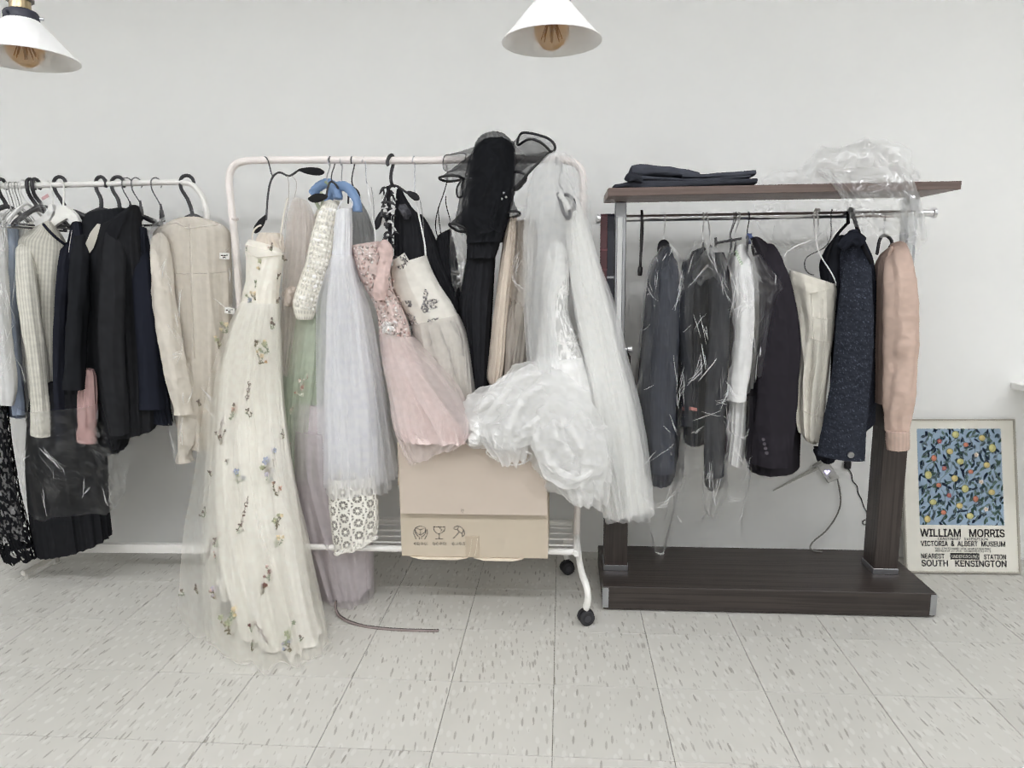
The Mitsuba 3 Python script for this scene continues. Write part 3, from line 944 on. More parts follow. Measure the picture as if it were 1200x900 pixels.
for i in range(26):                        # fruit and blossoms
    x = ax0 + (.09 + .82 * ((i * .618) % 1)) * W_
    y = ay0 + (.06 + .88 * (i / 25)) * H_
    kind = i % 4
    R0 = (.0125, .0135, .010, .0075)[kind]
    a = np.linspace(0, 2 * np.pi, 16, endpoint=False)
    c = (S(208, 186, 84), S(196, 192, 92), S(214, 120, 84), S(190, 84, 92))[kind]
    e_ = r_.uniform(.8, 1.25)
    if kind == 3:
        for j in range(5):
            leaf(x, y, j * 1.2566 + i, .0105, .0042, .0013, S(226, 210, 196) if i % 8 == 3 else c)
        flatpoly(np.c_[x + .003 * np.cos(a), y + .003 * np.sin(a)], .0015, S(210, 170, 90))
    else:
        flatpoly(np.c_[x + (R0 + .0012) * np.cos(a), y + (R0 + .0012) * e_ * np.sin(a)], .00125, S(70, 70, 52))
        flatpoly(np.c_[x + R0 * np.cos(a), y + R0 * e_ * np.sin(a)], .0013, c)
        flatpoly(np.c_[x - R0 * .25 + R0 * .5 * np.cos(a), y + R0 * .2 + R0 * .55 * e_ * np.sin(a)], .0014, np.clip(c * 1.25, 0, .9))
m = trimesh.Trimesh(np.vstack(vs), np.vstack(fs), process=False)
shape("printed_picture", pst, pm(m), "m_fab", color=np.vstack(cs), label="blue picture of leaves, fruit and blossoms")
TXT = S(44, 42, 42)


def line_of(text, x0, x1, yb, yt, bold=False, color=TXT, z=.0004):
    """One printed line between these places of the photograph."""
    a0, b0 = pxy(x0, yb)
    a1, _ = pxy(x1, yb)
    _, b1 = pxy(x0, yt)
    m_ = meshkit.text_mesh(text, 0.02, 0.0003, bold)
    lo, hi = m_.bounds
    m_.apply_translation([-lo[0], 0, 0])
    m_.apply_scale([(a1 - a0) / (hi[0] - lo[0]), (b1 - b0) / 0.02, 1])
    m_.apply_translation([a0, b0, z])
    shape("printed_line", pst, pm(m_), "m_fab", color=color)


line_of("WILLIAM   MORRIS", 1078.5, 1177.5, 628.5, 619.8, True)
line_of("CENTENARY   EXHIBITION", 1099, 1157.5, 632.8, 629.8)
line_of("VICTORIA  &  ALBERT  MUSEUM", 1079, 1178, 639.6, 633.8, True)
line_of("FEB. 9TH TO APRIL 8TH, ADMISSION FREE", 1096, 1161, 644.0, 641.6)
line_of("WEEKDAYS 10 TO 6    SUNDAYS 2.30 TO 6", 1096, 1161, 646.6, 644.6)
line_of("NEAREST", 1079.5, 1107, 654.2, 648.8, True)
line_of("STATION", 1153, 1179, 655.2, 649.8, True)
line_of("SOUTH   KENSINGTON", 1080, 1179.5, 663.3, 656.2, True)
u0, u1 = pxy(1114, 655.4), pxy(1147.5, 648.4)
shape("printed_block", pst, pm(box(u0[0], u1[0], u0[1], u1[1], -.001, .0002)), "m_fab", color=TXT)
line_of("UNDERGROUND", 1115, 1146.5, 653.9, 650, color=S(226, 222, 208), z=.0003)

# ------------------------------------------------------------------ white worktop by the wall, at the picture's edge
cn = P(1184.5, 448, WALL - .002)
ct = thing("worktop", "white worktop against the back wall, only its corner in the picture", "counter")
shape("slab", ct, box(cn[0], cn[0] + 1.3, WALL - .62, WALL - .002, cn[2] - .024, cn[2], .002), "m_paint", color=S(226, 226, 224))
shape("side_panel", ct, box(cn[0] + .42, cn[0] + .44, WALL - .58, WALL - .004, .001, cn[2] - .0245), "m_paint", color=S(226, 226, 224))
shape("side_panel", ct, box(cn[0] + 1.26, cn[0] + 1.28, WALL - .58, WALL - .004, .001, cn[2] - .0245), "m_paint", color=S(226, 226, 224))

# ------------------------------------------------------------------ router, its wires, the tape on the floor
rt = thing("router", "small grey wall-mounted router with violet lights and one long antenna", "router")
YW = WALL - .012
cr = [P(957.5, 546, YW), P(970, 540, YW), P(984, 560, YW), P(971, 566.5, YW)]
shape("case", rt, hull(np.array(cr), np.array(cr) + [0, .010, 0], np.array([P(959, 547, YW), P(969.5, 542, YW), P(982, 559.5, YW), P(971, 565, YW)]) - [0, .004, 0]), "m_paint", color=S(196, 196, 192), smooth=20)
for px_, py_ in ((967, 552), (968.6, 554.2), (970.6, 551.8)):
    k = shape("status_light", rt, trimesh.creation.icosphere(1, .0035).apply_translation(P(px_, py_, YW) - [0, .005, 0]), "m_paint", color=(.5, .45, .8))
    scene[k]["emitter"] = {"type": "area", "radiance": rgb((1.3, 1.1, 2.6)), "sampling_weight": 0.01}
shape("slot", rt, cat([tube([P(970 + i, 558.5 + i * 1.2, YW) - [0, .0045, 0], P(972.5 + i, 557 + i * 1.2, YW) - [0, .0045, 0]], .0008, 5) for i in range(3)]), "m_matte", color=S(90, 90, 90))
shape("antenna", rt, tube([P(957, 549, YW), P(940, 557, YW), P(906, 575, YW)], [.0075, .0065, .0025], 10), "m_paint", color=S(182, 182, 176), smooth=40)
shape("antenna", rt, tube([P(962, 541, YW), P(957, 544, YW), P(953, 547, YW)], [.006, .006, .006], 10), "m_paint", color=S(150, 150, 146), smooth=40)
zz = zt + .004
e0 = FL(960, 645, zt)
pw_ = [P(981.5, 561, YW), P(984, 575, YW), P(985, 590, YW), P(980, 605, YW), P(968, 622, WALL - .03), P(952, 636, 2.74), P(949.5, 640, 2.72), [FL(952, 643.5, zz)[0], 2.675, zz], [FL(962, 645, zz)[0], 2.665, zz]]
shape("power_wire", rt, tube(smooth_path(pw_, 50), .0032, 7), "m_matte", color=S(120, 118, 114), smooth=True)
wr = thing("wire", "thin black kinked wire hanging on the wall behind the tweed jacket", "wire")
zig = [(992, 545), (996, 552), (998.5, 557), (999, 563), (1004.5, 570), (1005.5, 577), (1009, 584), (1011, 590), (1015, 599), (1017.5, 604), (1016, 613), (1013, 615), (1011, 612), (1013, 609.5), (1016, 611)]
shape("lead", wr, tube(smooth_path([P(a, b, WALL - .004) for a, b in zig], 70), .002, 6), "m_matte", color=S(34, 34, 36), smooth=True)
shape("plug", wr, box(P(992, 545, WALL)[0] - .012, P(992, 545, WALL)[0] + .012, WALL - .02, WALL - .001, P(992, 545, WALL)[2] - .012, P(992, 545, WALL)[2] + .02, .003), "m_matte", color=S(34, 34, 36))
rb_ = thing("ribbon", "thin mauve dress ribbon trailing over the floor tiles", "ribbon")
line = [FL(393, 705, .05), FL(394, 717, .012), FL(403, 726, .005), FL(424, 733.5, .004), FL(455, 737.5, .004), FL(485, 739, .004), FL(514, 739.5, .004)]
q = smooth_path(line, 40)
shape("band", rb_, tube(q, .0035, 8), "m_satin", color=S(150, 132, 128), smooth=True)
shape("band", rb_, tube(q + [0, .009, -.001], .0032, 8), "m_satin", color=S(96, 84, 82), smooth=True)
# ------------------------------------------------------------------ hangers
def hanger(label, px, py_rail, Y, top=None, neck=None, kind="wire", colour=None, turn=0.25, reach=0.19, drop=0.075, group=None, hook_r=None, flip=1, arms=True, hook_colour=None, tilt=0.0):
    """A hanger hooked over a rail at (px, py_rail): hook, neck and shoulder arms. turn: how far its plane is turned from the line of sight, in radians."""
    t = thing("hanger", label, "hanger", group)
    wire = kind == "wire"
    c = np.array(colour if colour is not None else S(210, 210, 208), float)
    hc = c if hook_colour is None else hook_colour
    top = P(px, py_rail, Y)
    view = top - EYE
    view[2] = 0
    view /= np.linalg.norm(view)
    side = np.array([view[1], -view[0], 0])
    a = view * math.cos(turn) * flip + side * math.sin(turn)
    rr = hook_r or (0.0165 if wire else 0.022)
    hr = {"wire": .0017, "plastic": .0065, "padded": .0019, "thin": .0021}[kind]
    nk = P(neck[0], neck[1], Y) if neck else top + np.array([0, 0, -.07])
    z = np.array([0, 0, 1.0])
    cen = top - z * (rr * .2)
    pts = [cen + a * rr * math.cos(x) + z * rr * math.sin(x) for x in np.radians(np.linspace(-35, 180, 12))]
    pts = [p_ for p_ in pts]
    pts += [cen - a * rr * .95 - z * rr * .9, cen - a * rr * .4 - z * rr * 2.0, nk * .55 + (cen - z * rr * 2) * .45, nk]
    q = smooth_path(pts, 44)
    shape("hook", t, tube(q, np.interp(np.linspace(0, 1, 44), [0, .5, 1], [hr, hr, hr * 1.1]), 8, 1.0), "m_steel" if kind in ("wire", "padded") and colour is None else "m_paint", color=hc, smooth=True)
    if not arms:
        return t
    for s in (-1, 1):
        u = np.linspace(0, 1, 16)
        q = nk + a * (s * reach * u)[:, None] + z * (-drop * u**1.35 - s * tilt * u)[:, None] + z * .004
        br = {"wire": .0019, "plastic": .0095, "padded": .0185, "thin": .005}[kind]
        rad = br * np.clip(np.interp(u, [0, .1, .9, 1], [.9, 1, 1, .55 if kind != "wire" else 1]), .1, 2)
        shape("shoulder_arm", t, tube(q, rad, 10, .75 if kind == "plastic" else 1.0), "m_satin" if kind == "padded" else "m_paint", color=c, smooth=True)
    if wire or kind == "plastic":
        e0, e1 = nk + a * reach - z * (drop + tilt), nk - a * reach - z * (drop - tilt)
        shape("cross_bar", t, tube([e0, (e0 + e1) / 2, e1], .0019 if wire else .004, 8), "m_paint", color=c, smooth=True)
    return t


INKY, JET, NAVY = S(46, 48, 54), S(42, 44, 49), S(44, 47, 60)
HB = S(40, 40, 44)

# ================================================================== clothes of the swayed rack, from the picture's edge inwards
g_l = "clothes on the swayed white rack"
t = thing("blouse", "white blouse at the picture's very edge, on the swayed white rack", "blouse")
b = loft([(-38, 262, 8, 250), (-45, 300, 12, 300), (-45, 400, 10, 395), (-44, 470, 15, 470)], Y=2.50, hd=.12, seed=3, amp=(.004, .014), crumple=.004, col=S(232, 232, 230))
shape("body", t, b, "m_fab")
shape("sleeve", t, arm([(-6, 280, 2.40, 8), (0, 340, 2.39, 8), (4, 400, 2.39, 8), (9, 450, 2.39, 9), (8, 474, 2.39, 7)], S(226, 227, 228), seed=4, sink=.08), "m_fab")
t = thing("shirt", "light blue shirt between the white blouse and the cream cardigans", "shirt")
b = loft([(-20, 272, 22, 262), (-14, 310, 24, 310), (-6, 370, 24, 370), (2, 430, 27, 430), (6, 484, 29, 488)], Y=2.53, hd=.09, seed=5, amp=(.003, .01), col=S(164, 184, 216))
shape("body", t, b, "m_fab")
shape("sleeve", t, arm([(4, 290, 2.46, 7), (10, 380, 2.45, 7), (17, 440, 2.45, 6), (22, 486, 2.45, 6)], S(158, 178, 212), seed=6, sink=.08), "m_fab")

CREAM, CREAM2 = S(226, 222, 206), S(214, 208, 190)


def ribs(c, n, depth=.16, purl=None, vfreq=0):
    def f(g):
        w = .5 + .5 * np.sin(g.TH * n)
        o = np.asarray(c)[None, None] * (1 - depth + depth * w)[..., None]
        if purl:
            o = o * (1 - purl * (.5 + .5 * np.sin(g.VV * vfreq)))[..., None]
        return o
    return f


t = thing("cardigan", "pale cream cardigan in clear film, half behind the navy-trimmed ribbed one", "cardigan")
b = loft([(22, 266, 46, 258), (8, 292, 60, 285), (10, 340, 60, 340), (17, 410, 58, 410), (26, 470, 60, 470), (34, 508, 58, 508)], Y=2.56, hd=.07, n=90, m=150, seed=7, amp=(.002, .008), k=(5, 9, 14), col=ribs(S(230, 228, 218), 34))
shape("body", t, b, "m_fab")
t = thing("cardigan", "cream ribbed knit cardigan with navy neck trim on a white hanger", "cardigan")
b = loft([(50, 262, 62, 262), (34, 271, 76, 281), (21, 283, 82, 296), (20, 310, 80, 312), (21, 350, 76, 352), (26, 400, 74, 400), (31, 450, 72, 450), (38, 510, 66, 510)], Y=2.50, hd=.14, n=150, m=230, seed=8,
         amp=(.002, .009), k=(5, 8, 13), col=ribs(CREAM, 44, .26, .07, 260), lateral=.2)
shape("body", t, b, "m_fab")
shape("sleeve", t, arm([(30, 288, 2.38, 9), (33, 340, 2.36, 10.5), (40, 400, 2.36, 10.5), (46, 455, 2.36, 10), (50, 509, 2.37, 11)], ribs(S(232, 228, 212), 20, .24, .06, 200), seed=9, n=120, m=100, sink=.08), "m_fab")
shape("neck_trim", t, seam(b, [(51, 263), (57, 270), (65, 278), (75, 286)], .0055, .003), "m_fab", color=NAVY, label="navy knitted trim")
shape("hem_trim", t, seam(b, [(39, 507), (50, 511), (64, 509)], .004, .002), "m_fab", color=NAVY, label="navy hem trim")
t = thing("cardigan", "navy cardigan with one thin white piping line, beside the cream ribbed cardigan", "cardigan")
b = loft([(84, 262, 96, 262), (80, 280, 104, 282), (75, 305, 106, 305), (69, 350, 104, 350), (66, 400, 100, 400), (64, 440, 93, 445), (63, 495, 90, 498), (65, 527, 76, 525)], Y=2.485, hd=.13, seed=10, amp=(.003, .010), col=NAVY * .95)
shape("body", t, b, "m_fab")
shape("sleeve", t, arm([(80, 285, 2.38, 5), (73, 340, 2.36, 7), (70, 420, 2.36, 7), (71, 480, 2.36, 7), (70, 526, 2.37, 5)], NAVY * .85, seed=11, sink=.08), "m_fab")
shape("piping", t, seam(b, [(84.5, 270), (82, 285), (80, 300), (78.5, 318)], .0016, .001), "m_fab", color=S(225, 215, 212), label="thin white piping")

t = thing("sweatshirt", "dusty pink top, its hem showing below the black coats", "top")
b = loft([(99, 432, 110, 432), (94, 442, 114, 442), (90, 480, 115, 480), (91, 500, 113, 500)], Y=2.37, hd=.05, seed=12, amp=(.003, .006), col=S(208, 160, 156))
shape("body", t, b, "m_fab")
shape("hem_band", t, loft([(91, 499, 113, 499), (89, 508, 114, 508), (89, 517, 114, 518)], Y=2.37, hd=.05, n=14, seed=12, amp=(.001, .002), col=S(202, 152, 148)), "m_fab")

t = thing("coat", "black coat with a beige inner collar, its cuff hanging over the pink hem", "coat")
b = loft([(100, 252, 150, 246), (92, 268, 158, 266), (88, 290, 160, 300), (88, 340, 158, 350), (91, 400, 158, 400), (94, 436, 157, 436), (110, 454, 156, 454), (113, 480, 156, 480), (114, 527, 150, 518)], Y=2.475, hd=.15, seed=13, amp=(.003, .012), col=JET)
shape("body", t, b, "m_fab")
shape("sleeve", t, arm([(98, 272, 2.36, 6), (93, 320, 2.33, 10), (90, 380, 2.32, 11), (87, 430, 2.32, 11), (86, 455, 2.32, 12)], JET * .95, seed=14, crumple=.005, sink=.08), "m_fab")
shape("collar", t, patch(b, [(114, 262), (106, 272), (98, 290), (99, 303)], [(118, 263), (114, 278), (110, 290), (100, 303)], lift=.010, thick=.007), "m_fab", color=S(206, 200, 184), label="beige inner collar")
t = thing("jacket", "charcoal black wool jacket in front of the black coat", "jacket")
b = loft([(150, 244, 163, 243), (128, 258, 165, 250), (113, 266, 167, 270), (110, 300, 170, 300), (110, 370, 176, 370), (112, 430, 182, 430), (116, 480, 184, 480), (122, 512, 183, 499)], Y=2.40, hd=.12, seed=15, amp=(.002, .010), col=S(42, 43, 47), vary=.2)
shape("body", t, b, "m_fab")
shape("lapel", t, patch(b, [(134, 256), (124, 268), (118, 290), (119, 312)], [(150, 250), (142, 268), (132, 290), (121, 314)], lift=.009, thick=.005), "m_fab", color=S(38, 39, 44))
shape("sleeve", t, arm([(138, 270, 2.29, 11), (132, 330, 2.265, 13), (131, 400, 2.26, 13.5), (135, 460, 2.27, 12.5), (139, 508, 2.28, 11)], S(46, 47, 51), seed=16, crumple=.004, vary=.2, sink=.08), "m_fab")
shape("hem_panel", t, loft([(120, 495, 156, 495), (116, 512, 150, 512), (114, 527, 147, 518)], Y=2.42, hd=.1, n=20, seed=17, amp=(.002, .005), col=S(38, 39, 43)), "m_fab")
t = thing("jacket", "dark navy jacket between the charcoal jacket and the beige blouse", "jacket")
b = loft([(158, 268, 172, 268), (152, 285, 176, 288), (149, 320, 180, 320), (148, 370, 187, 370), (148, 430, 194, 430), (150, 480, 200, 478), (158, 486, 203, 496)], Y=2.44, hd=.11, seed=18, amp=(.002, .009), col=S(39, 43, 56), vary=.14)
shape("body", t, b, "m_fab")
shape("sleeve", t, arm([(166, 282, 2.345, 9), (169, 340, 2.335, 13), (174, 410, 2.335, 14.5), (177, 480, 2.335, 15)], S(38, 42, 56), seed=19, crumple=.002, sink=.08), "m_fab")

BEIGE = S(216, 205, 188)
t = thing("blouse", "beige long-sleeved blouse in clear film, at the end of the swayed rack", "blouse")
b = loft([(205, 258, 236, 256), (190, 264, 258, 262), (179, 274, 270, 274), (178, 300, 271, 300), (182, 350, 272, 350), (190, 420, 270, 420), (200, 470, 266, 470), (212, 520, 258, 520)], Y=2.47, hd=.13, n=90, m=170, seed=20, amp=(.003, .018), k=(6, 10, 17), col=BEIGE, streak=.05)
shape("body", t, b, "m_fab")
shape("yoke_seam", t, seam(b, [(184, 318), (215, 321), (250, 320), (268, 318)], .0012, .0004), "m_fab", color=BEIGE * .88)
shape("fold_line", t, seam(b, [(222, 262), (224, 330), (228, 420)], .002, .0006), "m_fab", color=BEIGE * .95)  # faint centre fold painted as a slightly darker line
shape("neck_binding", t, seam(b, [(191, 264), (208, 261), (220, 268), (238, 265), (258, 263)], .0022, .001), "m_fab", color=S(226, 218, 204))
for pts, sd in (([(188, 274, 2.36, 9), (190, 330, 2.33, 12), (199, 400, 2.32, 13.5), (210, 455, 2.32, 13), (214, 476, 2.32, 9), (215, 485, 2.32, 10)], 21), ([(216, 420, 2.38, 11), (222, 470, 2.37, 12), (220, 510, 2.37, 11), (216, 530, 2.37, 8), (216, 541, 2.37, 10)], 22)):
    s = arm(pts, S(220, 210, 194), seed=sd, n=60, m=60, amp=.004, crumple=.006)
    k_ = shape("sleeve", t, s, "m_fab")

LACE_BLACK = S(30, 31, 35)
t = thing("lace_skirt", "black lace skirt with scalloped hem at the picture's edge, below the blouse", "skirt")


def lace_op(fr=16, hole=.45, base=1.0):
    def f(g):
        p_ = np.stack([g.TH * fr / 3.2, g.VV * fr * 1.9, 0 * g.VV], -1)
        a_ = meshkit.noise(p_, 5)
        b_ = meshkit.noise(p_ * 2.3 + 9, 6)
        edge_ = g.VV > .965
        return np.where((np.abs(a_ - .5) + .4 * np.abs(b_ - .5) < hole * .36) | (b_ > .60) | (edge_ & (a_ > .3)), base, .10)
    return f


b = loft([(-30, 455, 8, 455), (-28, 500, 13, 505), (-24, 560, 22, 565), (-14, 610, 34, 615), (4, 656, 44, 648)], Y=2.46, hd=.10, n=190, m=260, seed=23, amp=(.003, .012), hem=.008, col=LACE_BLACK, caps=(False, False))
m2, c2 = cut(b, lace_op(19, .62)(b))
shape("lace_layer", t, m2, "m_fab", color=c2, smooth=True, label="open black lace over grey")
shape("lining", t, loft([(-28, 457, 6, 455), (-26, 510, 10, 510), (-22, 580, 20, 580), (-6, 630, 30, 630)], Y=2.46, hd=.08, seed=23, amp=(.003, .01), col=S(186, 184, 184)), "m_fab", label="grey lining")
t = thing("pleated_skirt", "black pleated skirt with clear film over its waist, above the floor bar", "skirt")
b = loft([(38, 452, 108, 450), (32, 490, 118, 490), (30, 540, 125, 538), (33, 590, 127, 580), (42, 651, 131, 624)], Y=2.45, hd=.12, n=70, m=260, seed=24, amp=(.003, .012), k=(13, 26, 7), col=S(38, 39, 43), lateral=.6)
shape("body", t, b, "m_fab")
shape("waistband", t, loft([(40, 445, 106, 443), (38, 452, 108, 450), (37, 458, 109, 457)], Y=2.45, hd=.12, n=10, seed=1, amp=(0, 0), col=S(28, 29, 33)), "m_fab")


def film(label, rows, Y, hd, op=.16, seed=0, amp=.006, crumple=.009, cfreq=16, n=110, m=150, name="garment_cover", hemw=.02, k=(5, 9, 14), group=None, cat_="plastic cover", caps=(True, False), hazy=0):
    t = thing(name, label, cat_, group)

    f = loft(rows, Y=Y, hd=hd + .035, n=n, m=m, seed=seed, amp=(amp * .7, amp), k=k, crumple=crumple * .7, cfreq=cfreq, hem=hemw, aniso=True, lateral=.5, caps=(False, False), e=.62)
    put_film(t, f.mesh, seed, op, hazy)
    return t


def put_film(t, mesh, seed, op, hazy=0):
    """A clear sheet, and over it thin pale lines that stand in for its glints."""
    if hazy:                              # several sheets lying on one another; haze and ridge glints painted as density
        w_ = .06 * (np.stack([meshkit.noise(mesh.vertices * 6 + k_ * 31, seed) for k_ in range(3)], -1) - .5)
        c_ = crease_or_glint((mesh.vertices + w_) * 11, seed, 4)
        k = shape("film", t, mesh, "m_film", smooth=True, op=np.clip(hazy * (.5 + 1.3 * np.clip(c_, 0, 1.2) ** 2), .03, .6))
    else:
        k = shape("film", t, mesh, "m_clear", smooth=True)
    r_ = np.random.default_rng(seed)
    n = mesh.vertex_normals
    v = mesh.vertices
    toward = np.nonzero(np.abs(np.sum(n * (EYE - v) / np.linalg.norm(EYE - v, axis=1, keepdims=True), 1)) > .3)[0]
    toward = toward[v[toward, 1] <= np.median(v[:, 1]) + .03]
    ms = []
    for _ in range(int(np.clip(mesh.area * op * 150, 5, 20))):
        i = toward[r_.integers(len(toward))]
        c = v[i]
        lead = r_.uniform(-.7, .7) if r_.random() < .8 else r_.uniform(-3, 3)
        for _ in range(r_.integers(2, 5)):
            t_ = lead + r_.normal(0, .22)                       # how far the glint line leans from the vertical
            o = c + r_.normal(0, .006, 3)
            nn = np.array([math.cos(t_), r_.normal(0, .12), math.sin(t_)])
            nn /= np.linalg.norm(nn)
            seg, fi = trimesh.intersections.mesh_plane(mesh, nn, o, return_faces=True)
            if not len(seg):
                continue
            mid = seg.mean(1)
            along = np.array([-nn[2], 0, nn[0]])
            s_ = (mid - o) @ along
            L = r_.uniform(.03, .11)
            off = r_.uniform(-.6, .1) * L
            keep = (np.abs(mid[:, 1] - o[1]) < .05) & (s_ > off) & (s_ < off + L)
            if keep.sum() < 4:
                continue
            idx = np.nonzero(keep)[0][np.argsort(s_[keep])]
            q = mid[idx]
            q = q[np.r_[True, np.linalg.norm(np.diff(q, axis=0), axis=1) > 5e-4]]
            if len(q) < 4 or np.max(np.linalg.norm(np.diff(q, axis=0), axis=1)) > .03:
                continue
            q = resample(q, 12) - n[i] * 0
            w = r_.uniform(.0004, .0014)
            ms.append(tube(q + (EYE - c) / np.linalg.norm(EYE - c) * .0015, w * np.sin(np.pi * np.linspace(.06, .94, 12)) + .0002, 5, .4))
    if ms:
        shape("crease_or_glint", k, cat(ms), "m_glint", smooth=True, kind="stuff")  # film glints modelled as thin bright tubes


film("clear plastic film bunched over the pleated black skirt's waist", [(22, 476, 118, 466), (18, 500, 126, 492), (24, 540, 140, 540), (30, 578, 146, 570), (34, 596, 128, 585)], 2.44, .15, op=.20, seed=25, hazy=.05, crumple=.014)
film("clear plastic cover over the shoulders of the pale blouses and cardigans", [(0, 255, 50, 240), (-10, 275, 60, 262), (-10, 320, 46, 318), (-6, 380, 40, 380), (0, 440, 42, 440)], 2.50, .17, op=.20, seed=26, crumple=.010)
film("clear plastic cover over the beige blouse, wrinkled along its shoulder", [(208, 252, 236, 250), (184, 262, 268, 262), (173, 278, 281, 280), (174, 330, 284, 340), (182, 420, 284, 420), (196, 500, 274, 490), (206, 546, 262, 530)], 2.47, .18, op=.10, seed=27, crumple=.009)
film("loose clear plastic hanging between the navy jacket and the beige blouse", [(162, 262, 180, 256), (166, 280, 194, 276), (172, 310, 186, 308), (178, 350, 188, 350)], 2.43, .05, op=.22, seed=28, crumple=.009, n=70, m=70)
film("long tail of clear plastic film hanging below the black jackets", [(110, 490, 180, 486), (118, 520, 176, 510), (124, 535, 160, 528), (128, 568, 146, 570)], 2.47, .03, op=.06, seed=29, crumple=.008, n=60, m=80)

for px_, nk, lab, turn in ((70, (77, 247), "black thick plastic hook of the ribbed cardigan's hanger", .9), (118, (118, 247), "black plastic hanger of the black coat, its hook wide and flat", .75), (138, (140, 247), "black plastic hanger of the charcoal jacket", 1.0), (219, (226, 254), "black plastic hanger of the beige blouse, hooked at the rail's bend", 1.2)):
    hanger(lab, px_, 213.5 if px_ < 150 else 212, YL, neck=nk, kind="plastic", colour=HB, turn=turn, reach={70: .13, 219: .085}.get(px_, .15), drop=.055, hook_r=.024, flip=-1)
for px_, nk, lab in ((42, (50, 243), "black plastic hanger crowded among the wire hooks, bearing a pink tag"), (36, (45, 246), "black plastic hanger behind the pink-tagged one"), (2, (8, 243), "black plastic hanger at the picture's edge")):
    h_ = hanger(lab, px_, 215.5, YL, neck=nk, kind="plastic", colour=HB, turn=.6, reach=.15, drop=.07, hook_r=.022)
    if px_ == 42:
        o = P(53, 231, YL - .03)
        shape("tag", h_, trimesh.creation.box(extents=(.030, .002, .011), transform=trimesh.transformations.rotation_matrix(-.45, [0, 1, 0])).apply_translation(o), "m_fab", color=S(226, 168, 172), label="pink size tag")
for i, px_ in enumerate((8, 12, 15.5, 19, 22.5)):
    hanger(("first", "second", "third", "fourth", "fifth")[i] + " thin wire hook of the crowded row, counted from the picture's edge", px_, 217.5, YL, neck=(px_ + 5, 246), kind="wire", turn=.35, reach=.15, drop=.07, group="wire hooks crowded on the swayed rack", colour=S(120, 120, 118) if i % 2 else S(190, 190, 188))
hanger("white plastic hook between the wire hooks and the black ones", 27, 216, YL, neck=(32, 240), kind="thin", colour=S(232, 232, 230), turn=.5, reach=.14)
for px_, nk, lab in ((149, (153, 243), "steel wire hook leaning beside the charcoal jacket's shoulder"), (160, (165, 242), "steel hook with black grip, above the dark navy jacket"), (183, (189, 246), "steel hook with black grip, alone above the beige blouse's shoulder")):
    h_ = hanger(lab, px_, 214, YL, neck=nk, kind="padded", colour=HB, hook_colour=S(70, 70, 74), turn=.9, reach=.13, drop=.06, arms=False)
    nn = P(nk[0], nk[1], YL)
    shape("grip", h_, tube([nn + [0, 0, .022], nn, nn + [0, 0, -.006]], [.003, .0055, .006], 8), "m_paint", color=HB, smooth=True)
    u = np.linspace(-1, 1, 17)
    q = nn + np.outer(u * .085, [.55, -.83, 0]) + np.outer(-.045 * np.abs(u) ** 1.5, [0, 0, 1])
    shape("shoulder_arm", h_, tube(q, .006, 8), "m_paint", color=HB, smooth=True)
# the white contoured hanger in the ribbed cardigan
t = thing("hanger", "white contoured plastic hanger inside the ribbed cream cardigan", "hanger")
shape("shoulder_arm", t, plate([(54, 266), (62, 258), (66, 251), (67, 245), (71, 241), (77, 241), (84, 245), (91, 252), (95, 260), (93, 264), (87, 260), (80, 256), (71, 261), (63, 267), (57, 271)], 2.43, .016), "m_paint", color=S(233, 233, 228))
shape("hook", t, tube(smooth_path([P(74, 244, 2.43), P(74.5, 236, 2.44), P(75, 226, 2.47), P(73, 214, 2.505), P(70, 212.5, 2.52)], 24), .0032, 8), "m_paint", color=S(225, 225, 220), smooth=True)
t = thing("hanger", "white plastic hanger behind the ribbed cardigan's own white hanger", "hanger")
shape("shoulder_arm", t, plate([(40, 262), (50, 254), (57, 246), (60, 238), (63, 240), (64, 248), (60, 256), (52, 263), (44, 268)], 2.47, .016), "m_paint", color=S(230, 230, 228))
shape("hook", t, tube(smooth_path([P(61, 242, 2.47), P(62, 232, 2.49), P(60, 220, 2.50), P(58, 213, 2.515), P(56, 213, 2.53)], 24), .003, 8), "m_paint", color=S(225, 225, 220), smooth=True)
for px_, py_, ang, lab in ((263, 300, .08, "small printed price tag pinned high behind the swayed end post"), (269, 364, .1, "small printed price tag pinned lower, by the gown's waist")):
    t = thing("price_tag", lab, "tag")
    o = P(px_, py_, 2.38)
    m_ = trimesh.creation.box(extents=(.036, .0012, .022))
    m_.apply_transform(trimesh.transformations.rotation_matrix(ang, [0, 1, 0]))
    shape("card", t, m_.apply_translation(o), "m_fab", color=S(232, 232, 226))
    shape("print", t, cat([box(o[0] + a, o[0] + b_, o[1] - .0012, o[1] - .0007, o[2] + c_, o[2] + c_ + .004) for a, b_, c_ in ((-.012, -.004, 0), (-.002, .006, 0), (.008, .013, .001), (-.006, .004, -.007))]), "m_fab", color=S(70, 66, 62))
    shape("string", t, tube([o + [.0, .001, .011], o + [.006, .03, .03]], .0006, 5), "m_fab", color=S(225, 225, 222))

